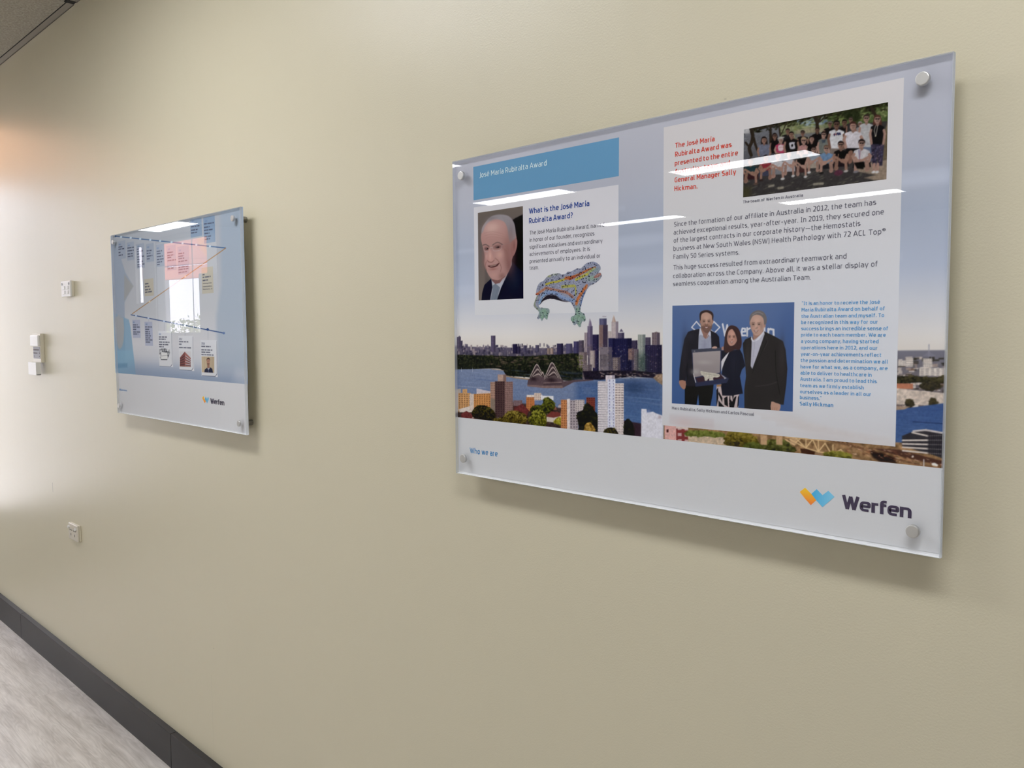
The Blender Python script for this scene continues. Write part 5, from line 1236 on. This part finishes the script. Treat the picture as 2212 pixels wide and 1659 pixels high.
tower(620, 700, 1300, 1350, (128, 106, 108), (80, 62, 72), 4, 6); tower(735, 810, 1268, 1396, (186, 116, 66), (120, 70, 50), 8, 5); tower(740, 880, 1252, 1272, (200, 188, 180)); tower(806, 870, 1236, 1300, (196, 180, 168), (140, 110, 96), 4, 4); c.poly([(862, 1258), (978, 1262), (980, 1300), (870, 1296)], (196, 196, 200), f=1.2)
for p in ([(640, 1360), (700, 1330), (760, 1390), (740, 1440), (600, 1420)], [(148, 1420), (200, 1392), (262, 1430), (250, 1458), (160, 1452)]): c.poly(p, (108, 54, 54), f=1.6, tex=.2)
c.foliage([(250, 1400), (300, 1345), (380, 1350), (440, 1390), (462, 1440), (430, 1486), (330, 1466), (262, 1446)], (34, 30, 20), (90, 84, 44), 160, 3)
c.foliage([(772, 1390), (800, 1350), (880, 1340), (890, 1290), (930, 1276), (978, 1310), (992, 1360), (950, 1410), (870, 1420)], (36, 38, 18), (112, 116, 48), 240, 3)
c.foliage([(424, 1470), (520, 1450), (570, 1400), (640, 1394), (720, 1420), (744, 1470), (700, 1520), (540, 1506)], (54, 46, 22), (148, 132, 58), 330, 3)
c.foliage([(758, 1500), (770, 1430), (820, 1388), (880, 1396), (914, 1450), (912, 1520), (860, 1545)], (48, 50, 18), (150, 148, 56), 260, 3)
c.poly([(918, 1440), (960, 1400), (1050, 1420), (1050, 1470), (1000, 1500), (918, 1490)], (180, 170, 160), f=1.4); c.poly([(912, 1446), (960, 1398), (1040, 1412), (1046, 1440), (980, 1456)], (118, 60, 56), f=1.4); c.foliage([(985, 1500), (1010, 1456), (1056, 1460), (1054, 1520)], (110, 104, 30), (184, 176, 60), 60, 3)
tower(1046, 1106, 1296, 1600, (184, 122, 76), (130, 80, 54), 14, 3); tower(1100, 1128, 1288, 1600, (196, 186, 184)); tower(1126, 1200, 1300, 1600, (156, 146, 150), (96, 86, 96), 12, 3); tower(1172, 1256, 1296, 1400, (178, 168, 166), (120, 110, 116), 6, 4); tower(1274, 1352, 1276, 1460, (124, 62, 52), (84, 40, 40), 10, 4)
c.foliage([(1190, 1420), (1240, 1390), (1260, 1345), (1300, 1336), (1350, 1400), (1382, 1480), (1376, 1640), (1200, 1640), (1206, 1540)], (22, 20, 14), (56, 58, 30), 240, 4); c.foliage([(1254, 1560), (1270, 1510), (1310, 1500), (1350, 1560), (1340, 1620), (1260, 1620)], (120, 92, 40), (192, 156, 76), 70, 3)
tower(1446, 1528, 1078, 1150, (186, 176, 182), None, side=(24, (150, 142, 156)))
tower(1376, 1468, 1132, 1650, (190, 184, 188), (116, 112, 126), 24, 5, wf=.66); tower(1464, 1534, 1112, 1650, (186, 188, 206), (96, 98, 128), 20, 2, wf=.2); tower(1530, 1608, 1150, 1660, (192, 182, 180), (122, 108, 110), 22, 3, wf=.7)
for k in range(24): c.line([(1376, 1140 + 21.5 * k), (1468, 1144 + 21.5 * k)], 1.2, (206, 202, 204), a=.8)
for k in range(22): c.line([(1530, 1158 + 22 * k), (1608, 1160 + 22 * k)], 1.4, (208, 198, 194), a=.8)
c.foliage([(1606, 1580), (1620, 1490), (1650, 1470), (1690, 1520), (1700, 1640), (1620, 1660)], (24, 22, 20), (52, 54, 34), 70, 3); c.foliage([(1420, 1600), (1460, 1550), (1520, 1550), (1560, 1600), (1550, 1660), (1420, 1660)], (40, 36, 18), (92, 84, 40), 70, 3)
c.poly([(1766, 1378), (1812, 1380), (1816, 1410), (1870, 1404), (1900, 1420), (1960, 1440), (1960, 1720), (1762, 1700)], (190, 190, 200), f=2); c.blob(1830, 1400, 16, 16, (120, 130, 170), .7); c.blob(1930, 1452, 14, 14, (140, 120, 130), .6)
# right of the text box: far shore, wharf roofs, water
c.tf = z4
c.poly([(1700, 512), (2110, 508), (2110, 950), (1700, 950)], ((112, 112, 124), (96, 84, 84), 'v'), f=3); c.line([(1972, 470), (1972, 550)], 1.6, (140, 140, 152)); c.poly([(1930, 550), (1972, 515), (2020, 552)], (120, 120, 134), f=2, a=.7)
for k in range(170):
    x = R.uniform(1745, 2090); y = R.uniform(555, 900); w = R.uniform(8, 50); h = R.uniform(6, 22)
    c.poly([(x, y), (x + w, y - 2), (x + w, y + h), (x, y + h)], [(184, 172, 162), (150, 132, 122), (66, 62, 58), (120, 96, 82), (196, 186, 178), (56, 54, 46)][k % 6], f=1.3, a=.75)
for x0, x1, yt, yb in ((1810, 1862, 564, 624), (1930, 1994, 568, 628), (1905, 2090, 634, 690), (1755, 1810, 580, 620)): tower(x0, x1, yt, yb, (188, 180, 172), (132, 124, 124), 4, 5)
c.foliage([(1740, 700), (1850, 690), (2000, 700), (2095, 690), (2095, 740), (1900, 736), (1742, 742)], (42, 42, 36), (84, 78, 52), 120, 3); c.poly([(1742, 742), (1860, 744), (1860, 782), (1742, 780)], (172, 110, 84), f=1.5); c.poly([(1744, 776), (2090, 812), (2090, 900), (1742, 890)], (182, 168, 156), f=2, tex=.16)
for p in ((1980, 760, 80, 36), (1836, 880, 34, 30), (2000, 880, 30, 36)): c.foliage([(p[0] - p[2], p[1]), (p[0], p[1] - p[3]), (p[0] + p[2], p[1]), (p[0], p[1] + p[3])], (48, 46, 40), (80, 72, 50), 30, 3)
c.poly([(1736, 906), (1830, 914), (2090, 880), (2110, 1250), (1730, 1200)], ((60, 86, 136), (66, 94, 140), 'v'), f=2); c.line([(1860, 1012), (2090, 1026)], 1.2, (36, 50, 90), a=.8); c.poly([(1740, 900), (1840, 905), (1800, 925), (1740, 930)], (150, 128, 110), f=2)
for k in range(40): c.ell(R.uniform(1740, 2085), R.uniform(920, 1180), R.uniform(14, 50), R.uniform(1.5, 3), [(84, 112, 166), (40, 66, 122)][k % 2], a=.35, f=2)
# foot of the skyline under the text box: red flats, trees, rail bridge and yards
c.poly([(110, 980), (440, 1010), (440, 1180), (110, 1150)], (150, 120, 96), f=2, tex=.2)
tower(118, 204, 1000, 1140, (196, 150, 144)); tower(198, 440, 1030, 1160, (128, 56, 56), (190, 170, 166), 3, 5, skew=18); c.poly([(130, 1062), (144, 1062), (144, 1084), (130, 1084)], (80, 40, 40)); c.poly([(196, 1020), (440, 1046), (440, 1078), (196, 1056)], (190, 176, 170), f=1.4)
c.foliage([(300, 1150), (320, 1106), (360, 1096), (400, 1140), (390, 1170)], (40, 44, 18), (104, 112, 46), 80, 3)
c.tf = z6
c.poly([(-300, 90), (120, 120), (620, 170), (1000, 200), (1980, 250), (1990, 480), (1000, 390), (-300, 240)], (134, 104, 72), f=3, tex=.35, cell=7)
c.poly([(-300, 150), (-120, 160), (60, 190), (40, 250), (-300, 230)], (176, 156, 132), f=3, tex=.2); c.foliage([(-310, 130), (-200, 120), (0, 142), (10, 175), (-180, 170), (-310, 165)], (74, 84, 34), (126, 132, 62), 120, 4)
c.foliage([(30, 240), (50, 150), (120, 130), (240, 150), (310, 200), (300, 250), (160, 262)], (44, 40, 16), (138, 122, 50), 300, 4); c.foliage([(190, 270), (240, 232), (330, 240), (340, 290)], (36, 40, 16), (96, 104, 46), 120, 4)
c.foliage([(360, 290), (380, 230), (460, 205), (560, 215), (610, 260), (640, 300), (500, 306)], (40, 42, 20), (110, 112, 56), 260, 4)
for x in (340, 478, 600): c.poly([(x, 160), (x + 56, 164), (x + 56, 250), (x, 244)], (176, 142, 106), f=2)
c.poly([(690, 280), (760, 284), (830, 310), (820, 340), (700, 320)], (70, 44, 34), f=2); c.poly([(820, 312), (900, 322), (890, 360), (816, 340)], (140, 110, 82), f=2)
TR_ = (196, 166, 120)
for a, b in (((560, 178), (1010, 220)), ((600, 200), (740, 276)), ((740, 276), (850, 310)), ((850, 310), (980, 330)), ((640, 178), (740, 276)), ((740, 276), (800, 200)), ((800, 200), (850, 310)), ((850, 310), (910, 234)), ((910, 234), (960, 320)), ((740, 190), (742, 276)), ((850, 204), (852, 310)), ((700, 186), (650, 226)), ((980, 250), (980, 356)), ((980, 330), (1050, 290)), ((1050, 290), (1090, 340)), ((560, 200), (640, 250))):
    c.line([a, b], 2.2, TR_)
for k in range(12):
    o = 16 * k; c.line([(900 + 20 * k, 200 + 3 * k), (1300 + 30 * k, 300 + o * .62), (1700 + 20 * k, 420 + o * .2)], 1.8, [(96, 68, 48), (166, 130, 92), (60, 44, 36), (142, 104, 72)][k % 4], a=.8)
c.foliage([(900, 330), (1000, 310), (1120, 330), (1130, 372), (960, 352)], (56, 56, 20), (136, 132, 52), 160, 4); c.poly([(1300, 300), (1400, 316), (1520, 360), (1540, 410), (1400, 400), (1330, 360)], (42, 30, 28), f=6, tex=.3)
c.poly([(1330, 280), (1560, 290), (1980, 400), (1980, 440), (1640, 370)], (82, 56, 48), f=3)
for k in range(110):
    x = R.uniform(1100, 1960); y = 230 + (x - 1100) * .17 + R.uniform(0, 90); c.ell(x, y, R.uniform(4, 20), R.uniform(2, 5), [(176, 128, 92), (206, 170, 140), (84, 54, 46), (150, 90, 66)][k % 4], a=.7, f=1.2, rot=.25)
c.poly([(1590, 170), (1690, 130), (1800, 118), (1975, 146), (1975, 380), (1840, 330), (1590, 260)], (58, 56, 62), f=1.4)
for k in range(5): c.line([(1590 + (6 if k else 90), 180 + 30 * k - (40 if k == 0 else 0)), (1815, 170 + 38 * k)], 2.6, (190, 180, 172)); c.line([(1815, 170 + 38 * k), (1975, 166 + 42 * k)], 1.3, (128, 120, 120), a=.8)
c.line([(1690, 128), (1800, 118), (1970, 148)], 3, (180, 172, 170))
for k in range(9): c.line([(1830 + 18 * k, 160), (1830 + 18 * k, 340)], .9, (34, 34, 44), a=.7)
c.poly([(1850, 412), (1880, 408), (1910, 428), (1900, 440), (1856, 430)], (210, 206, 200), f=1.4); c.line([(1782, 380), (1782, 440)], 1.6, (196, 190, 186)); c.ell(1685, 352, 9, 8, (206, 196, 186))
i_ = int(c.h * .74); g_ = c.a[i_:].mean(2, keepdims=True); c.a[i_:] = (g_ + (c.a[i_:] - g_) * .9) * (1 + .07 * (2 * vnoise(c.h - i_, c.w, 3, c.rng, 2) - 1))[..., None]
i_ = int(c.h * .60); k_ = np.clip((np.arange(c.h) - i_) / 40.0, 0, 1)[:, None, None]; c.a = c.a * (1 - k_) + k_ * (118 + (c.a - 118) * 1.16 - 5)
c.blur(0.6)
c.build('skyline_photo', 1, 'city skyline photo across a blue harbour')

def text_box(name, corners, stops, lay, res=420, blobs=(), streaks=()):
    """pale translucent panel printed over the skyline"""
    b = Canvas(PA, corners, res, (200, 200, 204), None, 21); t = np.linspace(0, 1, b.h)
    for k in range(3): b.a[..., k] = np.interp(t, [q[0] for q in stops], [q[1][k] for q in stops])[:, None]
    for q in blobs: b.blob(*q)
    for q in streaks: b.line(*q)
    b.build(name, lay)
text_box('text_box', [(1025, 450), (1337, 400), (1336, 674), (1026, 681)], [(0, (192, 192, 198)), (.5, (198, 198, 205)), (1, (197, 199, 204))], 2)
text_box('text_box', [(1435.5, 276), (1955, 166.5), (1932.4, 966), (1430, 917)], [(0, (190, 187, 188)), (.3, (190, 190, 193)), (.6, (194, 197, 204)), (.85, (195, 199, 207)), (1, (190, 190, 194))], 2,
         blobs=[(1480, 912, 20, 10, (196, 176, 176), .7), (1520, 920, 40, 12, (182, 176, 176), .5), (1740, 920, 90, 14, (186, 178, 176), .5, .35), (1840, 945, 70, 10, (184, 178, 178), .5, .2)],
         streaks=[([(1600 + 16 * k, 880 + 7 * k), (1760 + 22 * k, 918 + 6 * k), (1920, 944 + 3 * k)], 1.2, (180, 172, 170) if k % 2 else (202, 202, 206), 2.5, .35) for k in range(7)] + [([(1450, 896 + 5 * k), (1540, 906 + 5 * k)], 1.6, (176, 160, 164), 2.5, .3) for k in range(4)])

# ---------------------------- milestones poster
RB = make_panel(2, 'acrylic milestones poster with a zigzag timeline, further along the wall', [(-1.7977, 1.7870), (-0.9140, 1.7836), (-1.7993, 1.2146), (-0.9115, 1.2192)])
PB = Print(2, RB)
PB.base = PB.piece('poster_print', [(0.001, 0.0042), (0.9447, 0.0042), (0.9447, 0.622), (0.001, 0.622)], [(0, 1, 2, 3)], ink((189, 190, 193)), 0)
b1 = zf(220, 430, 5.926); b2 = zf(220, 680, 6.042)
c = Canvas(PB, [(240.3, 507), (523, 448.3), (536.3, 830), (247.5, 806.5)], 760, (160, 170, 186), None, 31)
tt = np.linspace(0, 1, c.h)
sky2 = [(0, (152, 159, 168)), (.25, (158, 163, 171)), (.55, (168, 172, 178)), (.78, (188, 189, 194)), (.90, (177, 181, 189)), (1, (138, 151, 171))]
for k in range(3): c.a[..., k] = np.interp(tt, [q[0] for q in sky2], [q[1][k] for q in sky2])[:, None]
c.tf = b1
c.poly([(1500, -200), (1900, -200), (1900, 2200), (1480, 2200), (1460, 1500), (1520, 1100)], (138, 154, 172), f=26, a=.7)
c.poly([(100, 500), (190, 560), (300, 930), (405, 1110), (330, 1240), (290, 1320), (300, 2300), (100, 2300)], (134, 148, 167), f=5, a=.8)  # soft grey shapes, some of them reflections painted into the print
c.poly([(290, 960), (405, 1110), (330, 1230), (285, 1300)], (150, 142, 130), f=8, a=.5)
c.tf = b2
c.poly([(140, -30), (350, 60), (372, 160), (440, 800), (150, 800)], (112, 150, 178), f=5, a=.8); c.poly([(150, 470), (400, 460), (440, 790), (150, 780)], (124, 164, 188), f=6, a=.6); c.poly([(150, 640), (330, 632), (330, 690), (160, 700)], (84, 124, 158), f=6, a=.6)
c.poly([(160, 40), (280, 40), (280, 340), (240, 440), (200, 400)], (168, 156, 148), f=10, a=.65, sm=2)
c.poly([(430, 640), (1700, 760), (1720, 960), (160, 800)], (104, 122, 152), f=60, a=.5)
c.tf = b1
DB = (44, 82, 130)
c.line([(175, 465), (1580, 632)], 2.2, DB, f=1.2); c.line([(1580, 632), (385, 1468)], 2.0, (150, 108, 62), f=1.2); c.ell(180, 466, 12, 12, DB)
for x in (250, 372, 492, 620, 745, 890, 1030, 1205, 1378): c.ell(x, 465 + (x - 175) * .119, 14, 14, (166, 186, 200), f=1.2)
for x in (610, 1065): c.ell(x, 632 + (1580 - x) * .6996, 12, 12, (196, 180, 150), f=1.2)
c.tf = b2
c.line([(378, -3), (1590, 240)], 2.2, (28, 62, 120), f=1.2); c.ell(1588, 240, 16, 16, (80, 104, 150)); c.ell(1378, 192, 16, 18, (28, 62, 120))
for x in (445, 606, 810, 1080): c.ell(x, (x - 378) * .2005 - 3, 12, 14, (166, 182, 204), f=1.2)
for x, y0, y1 in ((1383, 200, 326), (1082, 150, 270), (810, 85, 210), (606, 45, 82), (445, 12, 60)): c.line([(x, y0), (x, y1)], 1.0, (104, 118, 140), a=.8)
c.build('timeline_picture', 1, 'blue-grey printed ground with a zigzag timeline')

INKD = (58, 62, 82)
def card(tf, corners, fill, lines, year=None, alpha=None, edge=False, pic=None, lay=3, lh=15, seed=0):
    """one dated card of the timeline: pale slip with rows of tiny print"""
    c = Canvas(PB, corners, 1150, fill[0] if isinstance(fill[0], tuple) else fill, tf, 40 + seed)
    if isinstance(fill[0], tuple): c.poly([(corners[0][0] - 50, corners[0][1] - 50), (corners[1][0] + 50, corners[1][1] - 50), (corners[2][0] + 50, corners[2][1] + 50), (corners[3][0] - 50, corners[3][1] + 50)], fill)
    sl = -.14
    for x0, x1, y in lines:
        x = x0
        while x < x1 - 4:
            w = min(c.rng.uniform(22, 60), x1 - x)
            s_ = sl if tf is b1 else (0.02 + (y - 300) * .0001)
            c.poly([(x, y + (x - x0) * s_ - lh * .5), (x + w, y + (x + w - x0) * s_ - lh * .5), (x + w, y + (x + w - x0) * s_ + lh * .45), (x, y + (x - x0) * s_ + lh * .45)], INKD, f=1.6, a=.8, tex=.5, cell=2)
            x += w + 7
    if year: c.blob(year[0], year[1], 12, 10, (92, 116, 156), .8)
    if pic: pic(c)
    if edge:
        x0, x1, y0, y1 = edge
        c.line([(x1, y0), (x1 + 6, y1 - 34), (x1 - 18, y1), (x0, y1 - 10)], 2.4, (84, 94, 112), f=1.4)
    c.blur(.5); return c.build('timeline_card', lay)
GC = (140, 150, 166)
card(b1, [(208, 532), (305, 516), (307, 748), (210, 764)], GC, [(216, 265, 606), (216, 288, 634), (217, 245, 676), (218, 270, 711)], (232, 572), seed=1)
card(b1, [(322, 548), (412, 530), (415, 766), (325, 784)], GC, [(330, 412, 620), (331, 408, 657), (333, 396, 696), (334, 398, 728)], (348, 585), seed=2)
card(b1, [(442, 572), (543, 554), (548, 872), (446, 888)], GC, [(450, 488, 637), (450, 526, 667), (451, 484, 700), (452, 540, 736), (454, 500, 768), (455, 526, 800), (455, 545, 836), (456, 520, 862)], (468, 600), seed=3)
card(b1, [(566, 572), (664, 552), (666, 790), (570, 806)], GC, [(574, 636, 660), (575, 622, 692), (576, 646, 727), (577, 612, 762)], (592, 612), seed=4)
card(b1, [(694, 584), (800, 562), (806, 850), (698, 870)], GC, [(702, 770, 668), (703, 750, 698), (704, 780, 735), (705, 790, 772), (706, 770, 806), (707, 740, 836)], (716, 625), seed=5)
card(b1, [(828, 600), (945, 578), (950, 900), (832, 920)], GC, [(836, 910, 686), (837, 922, 722), (838, 892, 750), (840, 945, 788), (842, 925, 890)], (858, 640), seed=6)
card(b1, [(968, 610), (1112, 588), (1118, 950), (972, 972)], GC, [(978, 1052, 700), (978, 1048, 734), (979, 1052, 765), (979, 1090, 800), (980, 1106, 874), (980, 1104, 904), (980, 1086, 940)], (998, 656), seed=7)
card(b1, [(1128, 262), (1272, 236), (1276, 470), (1132, 496)], (122, 142, 166), [(1138, 1218, 322), (1138, 1244, 356), (1138, 1222, 400), (1139, 1216, 434)], (1160, 284), seed=8)
card(b1, [(1296, 238), (1440, 208), (1446, 548), (1302, 574)], (116, 138, 164), [(1304, 1428, 322), (1304, 1376, 366), (1305, 1412, 404), (1310, 1376, 444), (1312, 1392, 484), (1314, 1382, 516)], (1330, 284), seed=9)
card(b1, [(545, 1020), (660, 1012), (662, 1234), (547, 1240)], (166, 161, 147), [(552, 596, 1084), (552, 608, 1122), (552, 622, 1160), (552, 650, 1192)], None, lh=17, seed=10)
card(b1, [(1272, 880), (1420, 864), (1424, 1204), (1280, 1214)], (164, 160, 146), [(1286, 1312, 972), (1288, 1388, 1006), (1288, 1356, 1046)], None, lh=17, seed=11)
PB.text('card_print', [('Technology Center', (1290, 1090), (1406, 1080)), ('Located in Bedford,', (1290, 1130), (1406, 1122)), ('Massachusetts, USA', (1291, 1164), (1412, 1158))], 2.8, 13, ink(INKD), 8, b1)
LC = ((150, 156, 178), (158, 164, 184), 'v')
card(b2, [(398, 60), (500, 68), (500, 306), (402, 298)], LC, [(404, 466, 132), (405, 490, 160), (406, 446, 190), (408, 496, 224), (408, 474, 250)], (415, 98), seed=12)
card(b2, [(556, 86), (662, 94), (660, 412), (562, 402)], LC, [(564, 650, 160), (565, 616, 190), (566, 622, 222), (566, 626, 248), (567, 638, 275), (568, 628, 302), (568, 656, 328), (570, 634, 356)], (582, 125), seed=13)
WC = ((194, 197, 203), (190, 192, 196), 'v')
def pic_lab(c):
    c.poly([(746, 446), (880, 452), (884, 510), (852, 590), (770, 590), (748, 545)], (150, 152, 156), f=2)
    for k in range(60): c.ell(c.rng.uniform(748, 878), c.rng.uniform(448, 560), c.rng.uniform(4, 14), c.rng.uniform(4, 14), [(50, 52, 60), (206, 206, 208), (120, 122, 130), (86, 88, 96)][k % 4], a=.8, f=1.5)
    c.poly([(772, 490), (850, 494), (856, 578), (772, 580)], (198, 198, 198), f=1.4); c.line([(770, 586), (850, 588)], 2.2, (60, 62, 70)); c.line([(776, 540), (850, 530)], 1.2, (110, 112, 120)); c.line([(790, 480), (846, 484)], 1.4, (60, 62, 72))
def pic_building(c):
    c.poly([(1014, 480), (1162, 480), (1162, 680), (1014, 680)], (186, 186, 190)); BK = (126, 74, 70)
    c.poly([(1018, 560), (1078, 486), (1084, 486), (1084, 678), (1016, 672)], (116, 66, 64), f=1.2); c.poly([(1082, 486), (1158, 566), (1160, 678), (1082, 678)], (146, 92, 86), f=1.2)
    for k in range(4):
        c.line([(1020, 578 + 26 * k), (1076, 540 + 36 * k)], 2.6, (58, 40, 48)); c.line([(1092, 540 + 36 * k), (1156, 590 + 22 * k)], 3.0, (186, 176, 178)); c.line([(1092, 548 + 36 * k), (1156, 598 + 22 * k)], 2.0, (70, 58, 68))
    c.line([(1016, 676), (1160, 680)], 1.6, (150, 140, 130))
def pic_person(c):
    c.poly([(1300, 545), (1466, 550), (1466, 758), (1304, 752)], ((176, 160, 132), (160, 144, 120), 'h'))
    for x in (1340, 1440): c.line([(x, 550), (x, 750)], 3, (150, 132, 108), a=.5, f=3)
    c.poly([(1336, 752), (1342, 716), (1368, 696), (1384, 684), (1414, 688), (1440, 706), (1450, 758)], (30, 34, 58), f=1.4)
    c.poly([(1374, 690), (1390, 726), (1408, 690)], (196, 200, 212)); c.line([(1390, 700), (1392, 750)], 2.6, (96, 108, 140)); c.poly([(1374, 640), (1404, 640), (1404, 692), (1390, 704), (1374, 690)], (140, 100, 84), f=1.4)
    c.ell(1388, 612, 22, 44, (166, 122, 102), f=1.4); c.poly([(1364, 606), (1368, 574), (1388, 560), (1408, 572), (1412, 606), (1402, 584), (1374, 584)], (70, 52, 46), f=1.4); c.line([(1374, 606), (1402, 606)], 1.4, (70, 50, 46)); c.poly([(1370, 632), (1388, 628), (1406, 632), (1402, 654), (1388, 662), (1374, 654)], (110, 78, 66), f=2.5, a=.8)
card(b2, [(738, 208), (918, 222), (924, 690), (744, 670)], WC, [(742, 846, 292), (742, 832, 320), (744, 880, 358), (744, 864, 390), (746, 806, 418)], (756, 255), edge=(752, 908, 230, 682), pic=pic_lab, seed=14)
card(b2, [(1000, 268), (1192, 282), (1202, 740), (1008, 720)], WC, [(1006, 1126, 354), (1006, 1040, 386), (1006, 1165, 430)], None, edge=(1012, 1184, 292, 730), pic=pic_building, seed=15)
card(b2, [(1288, 326), (1498, 340), (1510, 818), (1298, 798)], WC, [(1297, 1420, 416), (1297, 1440, 460), (1298, 1422, 490), (1298, 1456, 522)], None, edge=(1308, 1496, 350, 806), pic=pic_person, seed=16)
PB.text('card_year', [('2017', (1006, 331), (1048, 334))], 4.6, 13, ink((66, 74, 104)), 8, b2); PB.text('card_year', [('2019', (1297, 389), (1344, 393))], 4.6, 15, ink((48, 58, 100)), 8, b2)
PB.text('section_title', [('Milestones', (224, 998), (325, 1009))], 5.0, 9, ink((84, 132, 180)), 8, b2, 'blue section title')
yq = PB.loc(*b2(1328, 1062))[1] + 1.189; yr = PB.loc(*b2(1342, 1155))[1] + 1.189; xq = PB.loc(*b2(1343, 1105))[0] - 1.8224; xr = PB.loc(*b2(1399, 1095))[0] - 1.8224
logo(PB, 'logo', b2, ([(1309, 1086), (1327, 1062), (1343, 1108), (1358, 1132), (1343, 1157), (1325, 1122)], [(1343, 1106), (1357, 1067), (1371, 1102), (1385, 1071), (1400, 1098), (1375, 1160), (1358, 1132)],
     (((222, 180, 60), (216, 126, 60), 2, yq, yr), ((70, 150, 186), (120, 176, 204), 0, xq, xr))), 'Werfen', (1417, 1161), (1600, 1186), 11.6, (48, 44, 62))
